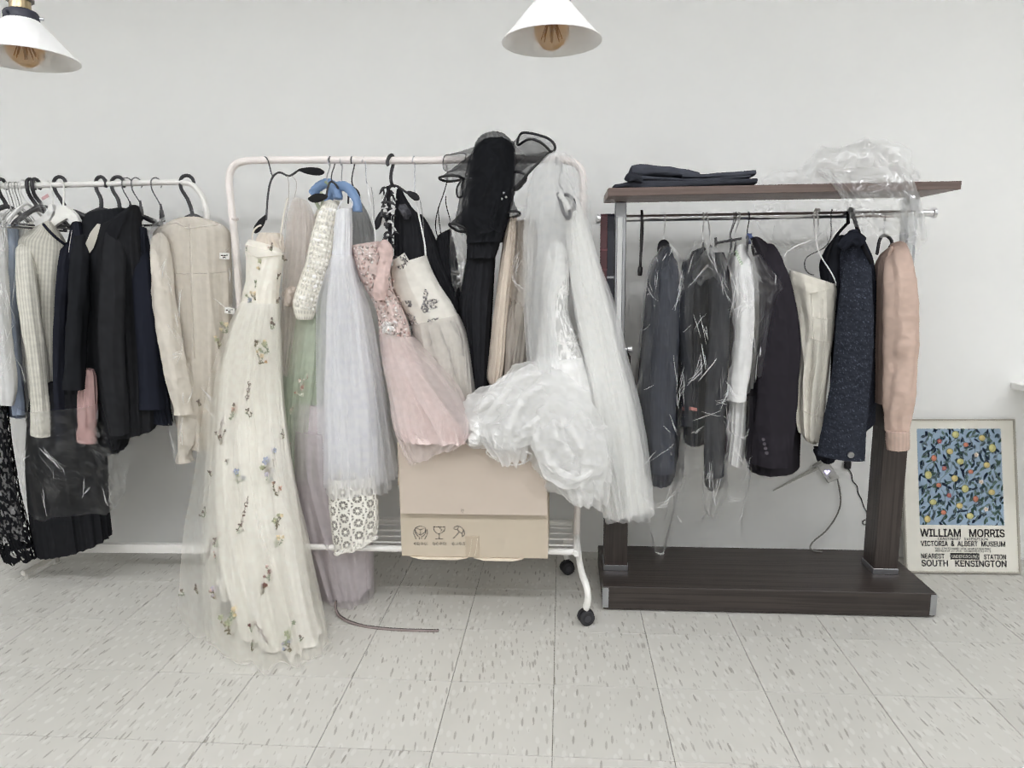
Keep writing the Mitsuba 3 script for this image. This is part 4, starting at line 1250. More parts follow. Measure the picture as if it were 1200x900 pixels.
# ================================================================== gowns of the middle rack
HK = S(52, 52, 56)
CRM = S(247, 240, 224)
gw = thing("evening_gown", "long cream tulle gown embroidered with flowers, its hem spread over the floor tiles", "gown")
bod = loft([(291, 281, 327, 291), (287, 292, 333, 300), (288, 305, 332, 308), (288, 325, 329, 328), (284, 345, 327, 346), (283, 357, 327, 358)], Y=2.34, hd=.085, n=90, m=130, seed=30, amp=(.0015, .004), k=(5, 9, 13), col=CRM)
shape("bodice", gw, bod, "m_fab")
lin = loft([(284, 354, 327, 356), (266, 403, 329, 404), (258, 450, 331, 450), (253, 555, 342, 552, 2.27, .14), (256, 650, 358, 648, 2.20, .18), (272, 712, 370, 714, 2.16, .19), (289, 758, 379, 738, 2.13, .18)], Y=2.33, hd=.085, n=150, m=200, seed=31, amp=(.003, .036), k=(4, 7, 11), col=S(239, 235, 225), streak=.13)  # streak: grey shade of folds painted into the colour
shape("lining", gw, lin, "m_fab", label="opaque ivory underskirt")
ov = []
TUL = S(248, 243, 231)
for rows, op, sd in (([(283, 353, 328, 355), (260, 400, 330, 402), (245, 450, 332, 448), (228, 555, 343, 552, 2.30, .19), (214, 655, 360, 650, 2.26, .25), (211, 716, 374, 722, 2.22, .27)], .15, 32),
                     ([(283, 353, 328, 355), (262, 400, 330, 402), (252, 450, 332, 450), (240, 555, 344, 552, 2.26, .20), (236, 655, 364, 650, 2.18, .24), (240, 735, 380, 728, 2.13, .25), (243, 760, 386, 758, 2.12, .26)], .17, 33),
                     ([(284, 353, 327, 355), (266, 403, 330, 404), (256, 450, 332, 450), (246, 555, 344, 552, 2.26, .18), (244, 655, 364, 650, 2.18, .225), (252, 730, 380, 722, 2.13, .235), (262, 766, 384, 752, 2.11, .24)], .19, 34)):
    g = loft(rows, Y=2.33, hd=.12, n=150, m=230, seed=sd, amp=(.003, .034), k=(5, 8, 13), hem=.03, col=TUL, op=op, power=.6, caps=(False, False))
    hem_edge(shape("tulle_layer", gw, g, "m_tulle"), g, .001)
    ov.append(g)
# hem folds lying on the tiles
foot = []
for i, (a0_, a1_, rr_, zz_) in enumerate(((200, 262, .30, 0), (232, 305, .36, 0), (285, 345, .33, 0))):
    pass
shape("neck_ruffle", gw, loft([(304, 273, 331, 274), (300, 280, 333, 284), (298, 288, 334, 296)], Y=2.36, hd=.05, n=26, m=90, seed=35, amp=(.004, .008), k=(6, 9, 14), col=S(230, 216, 198)), "m_fab")
ch = patch(bod, [(287, 286), (300, 290), (316, 294), (330, 296)], [(288, 296), (301, 302), (317, 300), (333, 299)], lift=.006, thick=.008, n=24)
shape("neck_band", gw, ch, "m_fab", color=S(244, 238, 222))
for pts in ([(296, 283), (299, 268), (306, 264)], [(327, 291), (330, 268), (335, 240), (337, 232)]):
    shape("shoulder_strap", gw, stick([(x, y, 2.33) for x, y in pts], .003, 6), "m_fab", color=S(236, 228, 212))
GRN, GRN2, BRN, YEL, BLU, LIL, PNK = S(168, 174, 128), S(146, 156, 124), S(128, 108, 98), S(228, 204, 150), S(162, 170, 196), S(192, 182, 200), S(218, 182, 168)
sprigs = [(bod, 305, 306, .020, GRN, YEL, 5), (bod, 300, 330, .014, GRN2, GRN, 4), (bod, 299, 344, .018, YEL, BRN, 5), (bod, 293, 351, .016, BLU, GRN, 5), (bod, 324, 352, .014, BRN, GRN2, 5), (bod, 318, 290, .011, BRN, PNK, 5), (bod, 331, 300, .012, BRN, GRN2, 5), (bod, 290, 290, .010, BRN, PNK, 4),
          (bod, 326, 322, .010, BRN, PNK, 4), (lin, 318, 378, .016, BRN, BRN, 5), (ov[2], 300, 400, .013, BRN, GRN, 4), (ov[2], 310, 403, .022, GRN, YEL, 5), (ov[2], 307, 417, .018, YEL, S(206, 150, 80), 5), (ov[0], 265, 380, .020, YEL, GRN, 5), (ov[0], 254, 398, .020, GRN, YEL, 4),
          (ov[0], 274, 480, .022, S(214, 164, 144), BRN, 4), (ov[0], 258, 512, .018, BRN, BRN, 3), (ov[0], 277, 553, .026, BLU, GRN, 5), (ov[2], 312, 540, .030, BLU, GRN, 6), (ov[2], 313, 556, .020, LIL, BLU, 5), (ov[0], 246, 553, .010, BRN, BRN, 4), (ov[0], 265, 540, .010, BRN, BRN, 4),
          (ov[1], 290, 480, .016, BRN, GRN2, 3), (ov[1], 282, 615, .018, BRN, BRN, 3), (ov[2], 322, 610, .022, GRN, YEL, 5), (ov[2], 326, 630, .020, YEL, GRN, 5), (ov[2], 328, 572, .018, S(206, 150, 120), BRN, 4), (ov[2], 316, 670, .018, S(150, 100, 96), PNK, 5), (ov[2], 309, 686, .020, S(128, 84, 70), BRN, 6),
          (ov[0], 252, 632, .018, BRN, PNK, 3), (ov[1], 250, 690, .022, LIL, PNK, 5), (ov[1], 274, 714, .022, YEL, S(230, 200, 130), 5), (ov[1], 268, 730, .030, GRN, GRN2, 6), (ov[2], 293, 733, .014, S(120, 60, 60), BRN, 4), (ov[2], 296, 755, .014, GRN2, BRN, 5), (ov[2], 337, 742, .024, GRN, GRN2, 5),
          (ov[2], 338, 751, .020, BLU, LIL, 5), (ov[2], 352, 746, .010, BRN, BRN, 4), (ov[0], 229, 690, .012, BRN, BRN, 4), (ov[0], 213, 692, .012, BRN, GRN2, 4), (ov[0], 232, 470, .012, BRN, BRN, 3), (ov[0], 238, 600, .012, BRN, BRN, 3), (ov[2], 330, 508, .012, BRN, BRN, 3), (ov[1], 252, 652, .012, PNK, BRN, 4)]
for i, (g, px_, py_, sz, c_, m_, pt) in enumerate(sprigs):
    if g is not bod:
        g = min(ov, key=lambda a: np.linalg.norm(on_cloth(a, px_, py_) - EYE) if len(a.mesh.ray.intersects_id([EYE], [ray(px_, py_)])) else 99)
    m2, c2 = flower(g, px_, py_, sz * .8, pt, c_, m_, seed=100 + i, green=(GRN2 if i % 2 else S(126, 116, 88)), stems=3)
    shape("embroidered_sprig", gw, m2, "m_fab", color=c2)
for i, (g, x, y, a, l) in enumerate(((ov[2], 297, 728, 1.0, 30), (ov[0], 257, 516, -1.4, 26), (ov[1], 283, 612, -1.3, 30), (ov[0], 243, 655, -1.3, 22), (ov[2], 289, 470, -1.4, 22))):
    u = np.linspace(0, 1, 60)
    dx, dy = math.cos(a), math.sin(a)
    w = 2.6 * np.sin(u * 50) * (.5 + .5 * np.sin(u * 17 + i))
    w2 = 1.6 * np.cos(u * 50)
    pts = np.c_[x + dx * (l * u + w2) - dy * w, y + dy * (l * u + w2) + dx * w]
    shape("embroidered_script", gw, seam(g, pts, .0011, .002, 90, 4), "m_fab", color=S(112, 78, 72))

# its tilted black hanger with two flocked ends
t = thing("hanger", "black wire hanger tilted steeply, with two flat black flocked ends, holding the flowered gown", "hanger")
shape("hook", t, stick([(306, 190, YC + .012), (309, 184, YC), (313, 186, YC - .014), (316, 195, YC - .014), (320, 207, YC - .012)], .0021, 8), "m_paint", color=HK, smooth=True)
shape("bent_wire", t, stick([(312, 258, YC - .05), (313, 240, YC - .04), (316, 217, YC - .02), (320, 207, YC - .012), (328, 202, YC - .015), (337, 206, YC - .02), (345, 203, YC - .03), (352, 199, YC - .04)], .0036, 8, 40), "m_paint", color=HK, smooth=True)
for p0, p1 in (((350, 199), (380, 202)), ((312, 252), (298, 273))):
    u = np.linspace(0, 1, 12)
    q = np.array([P(p0[0] * (1 - a) + p1[0] * a, p0[1] * (1 - a) + p1[1] * a, YC - .045) for a in u])
    shape("flocked_end", t, tube(q, np.array([.003, .006, .008, .010, .0115, .0125, .013, .013, .013, .012, .009, .004]), 12, .35), "m_fab", color=S(42, 42, 45), smooth=True)

t = thing("slip_dress", "sheer nude slip dress on thin straps, between the flowered gown and the crochet sleeve", "dress")
NUDE = S(242, 230, 222)
b = loft([(344, 232, 360, 236), (338, 250, 368, 252), (334, 290, 372, 290), (331, 340, 368, 340), (329, 390, 362, 390), (327, 438, 346, 441)], Y=2.41, hd=.05, n=90, m=150, seed=40, amp=(.004, .012), k=(6, 11, 17), col=NUDE, op=.42)
shape("body", t, b, "m_tulle")
shape("body_lining", t, loft([(345, 236, 358, 240), (341, 270, 364, 272), (338, 330, 362, 330), (333, 390, 356, 390), (331, 430, 343, 432)], Y=2.42, hd=.03, n=50, m=90, seed=41, amp=(.003, .008), col=NUDE, op=.4), "m_tulle")
for pts in ([(337, 206), (338.5, 230), (336, 250), (333, 268)], [(341, 206), (346, 228), (346, 240), (350, 244)]):
    shape("strap", t, stick([(x, y, 2.385) for x, y in pts], .0014, 5), "m_fab", color=S(206, 198, 190))
shape("gathered_bunch", t, arm([(340, 338, 2.36, 5), (341, 346, 2.35, 7), (338, 356, 2.355, 5)], S(216, 198, 184), seed=42, crumple=.008), "m_fab")

IV = S(236, 231, 214)


def crochet(c, n1, n2):
    def f(g):
        a_ = np.abs(np.sin(g.TH * n1)) * np.abs(np.sin(g.VV * n2))
        return np.asarray(c)[None, None] * (.72 + .32 * np.clip(1.5 - 1.6 * a_, 0, 1))[..., None]
    return f


t = thing("crochet_dress", "ivory crochet dress on a blue padded hanger, one bell-cuffed sleeve forward, scalloped hem low", "dress")
b = loft([(376, 238, 398, 236), (366, 262, 400, 262), (366, 330, 400, 330), (374, 450, 420, 450, 2.44), (384, 555, 440, 555, 2.33), (388, 575, 440, 570, 2.30)], Y=2.50, hd=.06, n=120, m=150, seed=43, amp=(.003, .012), col=crochet(IV, 14, 90))
shape("body", t, b, "m_fab")
s = arm([(390, 236, 2.38, 8), (383, 258, 2.35, 12), (376, 290, 2.33, 13.5), (369, 320, 2.32, 13), (363, 338, 2.32, 13.5), (358, 356, 2.32, 14), (357, 370, 2.32, 11), (357, 374, 2.32, 9)], lambda g: crochet(IV, 11, 62)(g), seed=44, n=110, m=120, amp=.002, crumple=.002)
shape("sleeve", t, s, "m_fab")
shape("cuff_shade", t, arm([(356, 368, 2.315, 7.5), (356.5, 374, 2.313, 6)], S(176, 166, 148), seed=45, n=10, m=30, amp=.001), "m_fab", label="darker plug painted for the shade inside the cuff")  # solid plug, coloured darker for the shade inside the cuff
q = []
r_ = np.random.default_rng(3)
for py_ in np.arange(246, 362, 5.2):
    c_ = np.interp(py_, [236, 258, 290, 320, 338, 356, 374], [390, 383, 376, 369, 363, 358, 357])
    for k_ in range(-2, 3):
        q.append((c_ + k_ * 4.6 + (py_ % 10) * .1, py_ + .9 * k_))
m2, c2 = studs(s, q, .0062, [S(244, 240, 226), S(250, 246, 236)], 4, lift=.0008)
shape("crochet_boss", t, m2, "m_fab", color=c2, kind="stuff")


def rosettes(g):
    u, v = g.TH * 1.75, g.VV * 5.6
    v = v + .5 * (np.floor(u) % 2)
    fx, fy = u - np.floor(u) - .5, v - np.floor(v) - .5
    d_ = np.hypot(fx, fy)
    an = np.arctan2(fy, fx)
    ring = (np.abs(d_ - .42) < .075) | (d_ < .13) | ((d_ < .42) & (np.abs(np.sin(an * 4)) < .36)) | ((d_ > .46) & (np.abs(np.sin(an * 6)) < .4)) | (np.minimum(.5 - np.abs(fx), .5 - np.abs(fy)) < .045)
    return np.where(ring | (g.VV > .975) | (g.VV < .05), 1.0, 0.0)


hemr = [(384, 560, 440, 556), (385, 590, 444, 588), (388, 618, 444, 606), (393, 650, 441, 628)]
g = loft(hemr, Y=2.285, hd=.05, n=230, m=460, seed=46, amp=(.002, .007), k=(4, 7, 9), col=S(246, 243, 232), hem=.008, caps=(False, False))
m2, c2 = cut(g, rosettes(g))
shape("lace_hem", t, m2, "m_fab", color=c2, smooth=True, label="lace hem of open rosettes")
shape("hem_lining", t, loft([(385, 558, 438, 556), (387, 590, 441, 588), (391, 640, 440, 618)], Y=2.295, hd=.035, seed=46, amp=(.002, .007), col=S(182, 176, 166)), "m_fab")
k_ = np.arange(24)
q = [(393 + (441 - 393) * i / 23, 649 - 20 * i / 23 + 1.5 * abs(math.sin(i * 1.2))) for i in k_]
ms = [trimesh.creation.torus(.0052, .0016, 10, 6, transform=trimesh.transformations.rotation_matrix(1.57, [1, 0, 0])).apply_translation(P(x, y, 2.245)) for x, y in q]
shape("picot_edge", t, cat(ms), "m_fab", color=S(244, 242, 232), kind="stuff")

t = thing("tulle_dress", "sage green tulle dress embroidered with a pink flower, below the crochet sleeve", "dress")
SAGE = S(206, 218, 194)
b = loft([(352, 330, 384, 330), (345, 372, 384, 372), (338, 430, 384, 430), (334, 490, 382, 490), (333, 545, 380, 552)], Y=2.42, hd=.06, n=110, m=170, seed=47, amp=(.004, .016), k=(7, 12, 19), col=SAGE, streak=.05)
shape("body", t, b, "m_fab")
gr = loft([(344, 372, 380, 372), (334, 430, 382, 430), (329, 490, 380, 490), (329, 551, 380, 560)], Y=2.405, hd=.085, n=90, m=170, seed=48, amp=(.004, .018), col=SAGE * 1.1, op=.34, hem=.01)
shape("tulle_layer", t, gr, "m_tulle")
for i, (x, y, sz, c_) in enumerate(((354, 454, .030, S(222, 176, 158)), (351, 446, .018, S(238, 226, 210)), (341, 480, .016, S(222, 204, 186)), (340, 520, .014, S(216, 200, 180)), (360, 441, .012, S(236, 226, 212)))):
    m2, c2 = flower(gr, x, y, sz * .6, 5, c_, S(200, 150, 120), seed=200 + i, green=S(206, 206, 184), stems=3)
    shape("embroidered_sprig", t, m2, "m_fab", color=c2)

t = thing("tulle_skirt", "long dusty mauve tulle skirt behind the flowered gown, its hem near the floor", "skirt")
MAU = S(211, 200, 205)
b = loft([(342, 470, 404, 470), (340, 545, 410, 545), (346, 600, 424, 600), (358, 655, 434, 645), (376, 712, 436, 680)], Y=2.43, hd=.11, n=100, m=170, seed=50, amp=(.004, .018), k=(6, 11, 17), col=MAU, streak=.05)
shape("body", t, b, "m_fab")
shape("tulle_layer", t, loft([(340, 500, 404, 500), (338, 545, 412, 545), (342, 600, 428, 596), (354, 655, 438, 645), (378, 727, 438, 690)], Y=2.42, hd=.14, n=90, m=170, seed=51, amp=(.004, .022), k=(6, 11, 19), col=MAU * 1.12, op=.35, hem=.02), "m_tulle")

t = thing("tulle_dress", "pale lavender white strapless tulle dress on a blue padded hanger", "dress")
LAV = S(238, 239, 246)
b = loft([(394, 247, 412, 245), (392, 262, 413, 262), (390, 285, 413, 285), (388, 308, 414, 308), (384, 350, 424, 350), (382, 410, 432, 410), (380, 490, 444, 490), (380, 566, 448, 562)], Y=2.33, hd=.07, n=130, m=190, seed=52, amp=(.002, .020), k=(8, 13, 21), col=LAV, streak=.04)
shape("body", t, b, "m_fab")
for rows, op, sd in (([(388, 304, 414, 304), (378, 330, 422, 330), (370, 360, 434, 360), (370, 430, 446, 430), (373, 500, 456, 500), (376, 566, 466, 556)], .30, 53), ([(388, 300, 414, 300), (380, 330, 422, 330), (375, 380, 437, 380), (374, 450, 448, 450), (376, 520, 456, 520), (379, 574, 458, 570)], .3, 54)):
    shape("tulle_layer", t, loft(rows, Y=2.33, hd=.12, n=110, m=190, seed=sd, amp=(.003, .022), k=(7, 12, 20), col=S(244, 244, 250), op=op, hem=.012, caps=(False, False)), "m_tulle")
for pts in ([(396, 247), (398, 240), (402, 236)], [(410, 246), (413, 239), (410, 232)]):
    shape("strap", t, stick([(x, y, 2.33) for x, y in pts], .002, 5), "m_fab", color=LAV)

t = thing("chiffon_top", "sheer grey chiffon top behind the lavender dress", "top")
b = loft([(414, 234, 421, 234), (410, 256, 432, 252), (408, 284, 441, 282), (404, 330, 450, 330)], Y=2.47, hd=.03, seed=55, amp=(.002, .006), col=S(172, 174, 174), op=.75)
shape("body", t, b, "m_tulle")
for px_, nk, lab, ro in ((385, (384, 217), "blue padded satin hanger of the crochet dress", 1.2), (399, (402, 220), "blue padded satin hanger of the lavender dress", 1.15)):
    t = thing("hanger", lab, "hanger")
    top, nn = P(px_, 187, YC), P(nk[0], nk[1], YC - .03)
    shape("hook", t, tube(smooth_path([top + [.006, -.014, -.022], top + [.003, -.016, -.006], top + [0, 0, .006], top + [-.001, .016, -.006], top * .5 + nn * .5, nn], 30), .0018, 7), "m_steel")
    pts = [(nk[0] - 20, nk[1] + 26, 2.44), (nk[0] - 15, nk[1] + 9, 2.43), (nk[0] - 6, nk[1] - 1, 2.41), (nk[0] + 5, nk[1], 2.38), (nk[0] + 13, nk[1] + 10, 2.36), (nk[0] + 17, nk[1] + 28, 2.35)]
    if px_ == 385:
        pts = [(nk[0] - 17, nk[1] + 10, 2.43), (nk[0] - 9, nk[1] + 1, 2.42), (nk[0] + 2, nk[1] - 2, 2.41), (nk[0] + 9, nk[1] + 4, 2.40), (nk[0] + 12, nk[1] + 16, 2.39)]
    q = smooth_path([P(*p_) for p_ in pts], 40)
    shape("padded_arm", t, tube(q, .0165 * (1 + .05 * np.sin(np.arange(40) * 1.6)), 16), "m_satin", color=S(104, 150, 206), smooth=True)
    shape("bow", t, tube([nn + [-.006, -.008, .01], nn + [.004, -.012, .004], nn + [.008, -.008, -.006]], .004, 7), "m_satin", color=S(150, 178, 120) if px_ == 385 else S(120, 160, 210))
t = thing("hanger", "black hanger with a flat oval end beside the blue padded hangers", "hanger")
shape("hook", t, stick([(386, 191, YC - .014), (388, 184, YC), (391, 187, YC + .014), (390, 200, YC - .02), (389, 212, YC - .04)], .002, 7), "m_paint", color=HK, smooth=True)
shape("bent_wire", t, stick([(382, 232, YC - .10), (384, 220, YC - .08), (389, 213, YC - .06), (394, 217, YC - .05), (396, 224, YC - .04)], .0034, 8), "m_paint", color=HK, smooth=True)
q = np.array([P(x, y, YC - .11) for x, y in ((384, 230), (378, 231), (372, 232), (366, 233), (361, 233))])
shape("flocked_end", t, tube(smooth_path(q, 12), np.array([.003, .007, .010, .012, .0135, .0145, .015, .0145, .0135, .011, .008, .003]), 12, .35), "m_fab", color=S(46, 46, 46), smooth=True)
q = np.array([P(x, y, YC - .08) for x, y in ((375, 226), (378, 236), (376, 245), (372, 240), (374, 230))])
shape("ribbon_tie", t, tube(smooth_path(q, 20), .006, 6, .3), "m_satin", color=S(176, 188, 150))
t = thing("hanger", "thin black hanger of the grey chiffon top", "hanger")
shape("hook", t, stick([(412, 192, YC - .014), (413, 184, YC), (415, 187, YC + .014), (414, 200, YC), (414, 218, YC)], .0022, 7), "m_paint", color=HK, smooth=True)
shape("shoulder_arm", t, stick([(408, 238, YC + .02), (409, 226, YC + .02), (414, 220, YC), (419, 224, YC + .01), (420, 238, YC + .02), (414, 246, YC + .02)], .0034, 8), "m_paint", color=HK, smooth=True)
for pts, lab in ((((424, 190), (427, 184), (428.5, 195), (431, 215), (434, 240), (438, 262), (440, 284)), "thin white hanger strap of the pink sequinned gown"), (((483, 190), (485, 183), (486, 200), (488, 230), (492, 258), (497, 282), (499, 300)), "thin white hanger strap of the champagne gown")):
    t = thing("hanger", lab, "hanger")
    shape("hook", t, stick([(x, y, YC - .016 + .01 * (i == 1)) for i, (x, y) in enumerate(pts[:4])], .0018, 7), "m_steel")
    shape("strap", t, stick([(x, y, YC - .02 - .012 * i) for i, (x, y) in enumerate(pts[3:])], .0030, 6), "m_satin", color=S(232, 232, 230))
    shape("strap", t, stick([(x + (4 if i < 2 else 2 - i), y + 4, YC - .0 - .010 * i) for i, (x, y) in enumerate(pts[3:])], .0012, 6), "m_satin", color=S(150, 150, 150))

PK = S(226, 196, 190)
pg = thing("evening_gown", "pink gown with sequinned floral bodice, its tulle skirt swept onto the cardboard box", "gown")
b = loft([(412, 288, 446, 283), (414, 300, 450, 294), (417, 313, 455, 306), (428, 338, 461, 340), (438, 356, 468, 354), (443, 376, 477, 374), (444, 398, 482, 400)], Y=2.33, hd=.07, n=130, m=150, seed=60, amp=(.003, .008), k=(4, 7, 11), crumple=.003, col=S(226, 198, 190), vary=.22)
shape("bodice", pg, b, "m_fab")
shape("shoulder_drape", pg, arm([(446, 286, 2.28, 8), (453, 296, 2.27, 7), (449, 318, 2.26, 6), (446, 340, 2.26, 8), (447, 352, 2.26, 5)], S(226, 190, 182), seed=61, crumple=.008, vary=.2), "m_fab")
r_ = np.random.default_rng(12)
q = np.vstack([spread([(413, 290), (446, 285), (455, 306), (470, 356), (481, 398), (446, 396), (440, 356), (428, 338)], 420, 5), spread([(446, 378), (462, 376), (466, 395), (450, 397)], 110, 6)])
m2, c2 = studs(b, q, .0042, [S(238, 226, 220), S(214, 170, 160), S(176, 150, 142), S(250, 246, 242), S(196, 186, 176)], 7)
shape("sequin", pg, m2, "m_glit", color=c2, kind="stuff")
m2, c2 = studs(b, spread([(450, 380), (458, 378), (462, 385), (457, 393), (449, 390)], 40, 16), .0062, [S(248, 246, 242)], 8, lift=.003)
shape("sequin_flower", pg, m2, "m_glit", color=c2, kind="stuff")
sk = loft([(445, 392, 482, 396), (449, 412, 488, 414), (455, 440, 498, 440, 2.30, .07), (462, 470, 516, 468, 2.24, .07), (466, 495, 532, 490, 2.20, .05), (470, 512, 545, 510, 2.165, .035), (473, 518, 546, 520, 2.145, .03)], Y=2.33, hd=.07, n=110, m=180, seed=62, amp=(.004, .02), k=(5, 9, 15), col=S(238, 214, 208), streak=.05)
shape("skirt", pg, sk, "m_fab")
for rows, op, sd in (([(444, 388, 484, 394), (446, 412, 496, 412), (451, 440, 516, 436, 2.24, .09), (457, 470, 536, 466, 2.23, .085), (462, 500, 550, 494, 2.18, .06), (472, 526, 548, 512, 2.15, .03), (482, 544, 532, 526, 2.14, .02)], .32, 63),
                     ([(444, 388, 484, 394), (447, 412, 500, 406), (453, 440, 526, 436, 2.29, .10), (459, 470, 543, 466, 2.24, .09), (461, 500, 551, 500, 2.18, .06), (470, 514, 546, 516, 2.145, .03)], .26, 64)):
    shape("tulle_layer", pg, loft(rows, Y=2.32, hd=.09, n=110, m=180, seed=sd, amp=(.004, .022), k=(5, 9, 17), col=S(244, 228, 226), op=op, hem=.01, caps=(False, False)), "m_tulle")

CH = S(234, 229, 217)
cg = thing("evening_gown", "champagne gown with grey beaded embroidery, hanging aslant between the pink gown and black dresses", "gown")
b = loft([(458, 312, 500, 299), (457, 318, 503, 308), (459, 334, 509, 322), (466, 352, 518, 338), (476, 370, 530, 356), (485, 386, 538, 374)], Y=2.37, hd=.07, n=90, m=130, seed=65, amp=(.001, .003), k=(5, 8, 13), col=CH)
shape("bodice", cg, b, "m_fab")
for pts in ([(458, 300), (466, 297), (472, 296), (480, 299), (492, 301), (501, 299)],):
    shape("neck_edge", cg, loft([(460, 306, 474, 296), (462, 314, 480, 306)], Y=2.33, hd=.03, n=10, m=40, seed=66, amp=(.001, .002), col=CH), "m_fab")
sk = loft([(483, 382, 536, 370), (487, 408, 546, 398), (489, 440, 552, 434), (493, 470, 556, 466), (500, 498, 557, 494)], Y=2.37, hd=.08, n=120, m=190, seed=67, amp=(.003, .018), k=(9, 15, 23), col=S(232, 226, 216), streak=.10)
shape("skirt", cg, sk, "m_fab")
shape("tulle_layer", cg, loft([(482, 380, 537, 368), (485, 408, 549, 396), (486, 440, 555, 434), (490, 470, 559, 466), (498, 500, 559, 496)], Y=2.365, hd=.10, n=90, m=170, seed=68, amp=(.003, .018), k=(8, 14, 22), col=S(226, 220, 212), op=.34), "m_tulle")
GB = [S(150, 146, 150), S(120, 116, 122), S(178, 170, 168), S(96, 92, 98)]
q = np.vstack([spread([(462, 302), (474, 298), (479, 308), (472, 316), (462, 314)], 70, 21), spread([(496, 340), (501, 338), (503, 350), (515, 352), (512, 360), (500, 368), (493, 364), (496, 352)], 120, 22), spread([(474, 352), (482, 352), (483, 360), (477, 360)], 26, 23),
               spread([(477, 366), (486, 370), (494, 390), (492, 402), (484, 396), (479, 380)], 130, 24), spread([(500, 374), (516, 372), (522, 380), (504, 384)], 26, 25)])
m2, c2 = studs(b, q, .0028, GB, 26)
shape("beading", cg, m2, "m_glit", color=c2, kind="stuff")
q = np.vstack([np.c_[np.interp(u_ := np.linspace(0, 1, 46), [0, .5, 1], ln[0]) + np.random.default_rng(i).normal(0, .8, 46), np.linspace(ln[1], ln[2], 46)] for i, ln in enumerate((([502, 512, 532], 388, 470), ([514, 526, 534], 384, 440), ([528, 540, 543], 376, 416), ([494, 500, 512], 400, 450), ([536, 546, 548], 380, 440)))])
m2, c2 = studs(sk, q, .0024, GB, 27, lift=.004)
shape("bead_line", cg, m2, "m_glit", color=c2, kind="stuff")

# black dresses behind the champagne gown
hb = thing("hanger", "thick black plastic hanger with flocked oval end, holding black ruffles and dresses", "hanger")
shape("hook", hb, stick([(455, 194, YC - .02), (456, 184, YC - .012), (459, 181.5, YC), (461, 186, YC + .02), (459, 200, YC - .01), (460, 218, YC - .03)], .0058, 10), "m_paint", color=HB, smooth=True)
shape("bent_wire", hb, stick([(441, 268, YC - .03), (447, 250, YC - .03), (452, 230, YC - .03), (459, 218, YC - .03), (470, 221, YC - .05), (480, 227, YC - .07)], .004, 8), "m_paint", color=HB, smooth=True)
for pts in (((477, 225), (484, 229), (491, 234)), ((447, 248), (443, 260), (440, 269))):
    q = smooth_path([P(x, y, YC - .07 if pts[0][0] > 460 else YC - .03) for x, y in pts], 10)
    shape("flocked_end", hb, tube(q, np.array([.004, .007, .009, .010, .011, .012, .012, .011, .009, .004]), 12, .4), "m_fab", color=S(52, 52, 56), smooth=True)
t = thing("black_dress", "black dress with satin shoulder, just behind the black ruffles", "dress")
b = loft([(465, 222, 472, 224), (463, 245, 482, 242), (462, 262, 494, 256), (462, 290, 502, 285), (466, 330, 512, 330), (480, 380, 530, 380)], Y=2.47, hd=.05, seed=70, amp=(.003, .008), col=S(48, 49, 54))
shape("body", t, b, "m_fab")
shape("shoulder_cap", t, arm([(470, 242, 2.40, 4), (474, 248, 2.39, 5), (477, 254, 2.40, 4)], S(58, 58, 68), seed=71), "m_satin")
t = thing("black_dress", "sleeveless black dress standing out beyond the champagne gown's strap", "dress")
b = loft([(489, 253, 495, 252), (485, 268, 504, 266), (484, 285, 512, 284), (488, 320, 522, 312), (498, 360, 540, 350), (515, 420, 556, 410), (530, 470, 566, 465)], Y=2.49, hd=.05, seed=72, amp=(.003, .009), col=S(47, 48, 53))
shape("body", t, b, "m_fab")
t = thing("camisole", "black camisole hanging from two thin straps beside the bow dress", "top")
b = loft([(513, 276, 528, 268), (509, 292, 533, 288), (506, 320, 538, 318), (508, 350, 542, 350), (515, 400, 548, 400)], Y=2.50, hd=.035, seed=73, amp=(.002, .006), col=S(44, 45, 50))
shape("body", t, b, "m_fab")
for pts in ([(522, 190), (522.5, 218), (513.5, 245), (513, 278)], [(513.5, 243), (515, 262), (518, 282)], [(522.5, 230), (524, 245), (527, 256), (527, 275)]):
    shape("strap", t, stick([(x, y, 2.46) for x, y in pts], .0018, 5), "m_fab", color=S(44, 44, 48))
film("clear film with painted glints between the camisole and the bow dress", [(529, 254, 538, 250), (528, 275, 547, 272), (528, 300, 549, 300), (530, 330, 546, 328), (534, 342, 540, 342)], 2.44, .02, op=.34, seed=74, hazy=.2, crumple=.010, n=70, m=70, cfreq=30)
t = thing("lace_ruffle", "curly black ruffle trim hanging from the thick black hanger", "ruffle")
r_ = np.random.default_rng(44)
core = [P(455, 218, 2.40), P(456, 250, 2.40), P(457, 280, 2.39), P(456, 312, 2.38)]
cq = smooth_path(core, 60)
shape("ribbon_core", t, tube(cq, .007, 8, .5), "m_fab", color=S(36, 36, 40), smooth=True)
for i in range(56):
    o = cq[i + 2 if i < 57 else 59] + r_.normal(0, .004, 3)
    a = r_.uniform(0, 6.28)
    l = r_.uniform(.018, .034)
    d1 = np.array([math.cos(a), -.5 * abs(math.sin(a * 2)), r_.uniform(-.9, .5)])
    d1 /= np.linalg.norm(d1)
    u = np.linspace(0, 1, 9)
    sd = np.cross(d1, [0, 1, .2])
    q = o + d1 * (l * u)[:, None] + sd * (l * .35 * np.sin(u * 3 + a))[:, None]
    shape("ruffle_curl", t, tube(q, .0042 * np.sin(np.pi * np.clip(u, .12, .93)) + .001, 6, .35), "m_satin", color=S(44, 44, 48) if i % 5 else S(206, 206, 204), smooth=True)

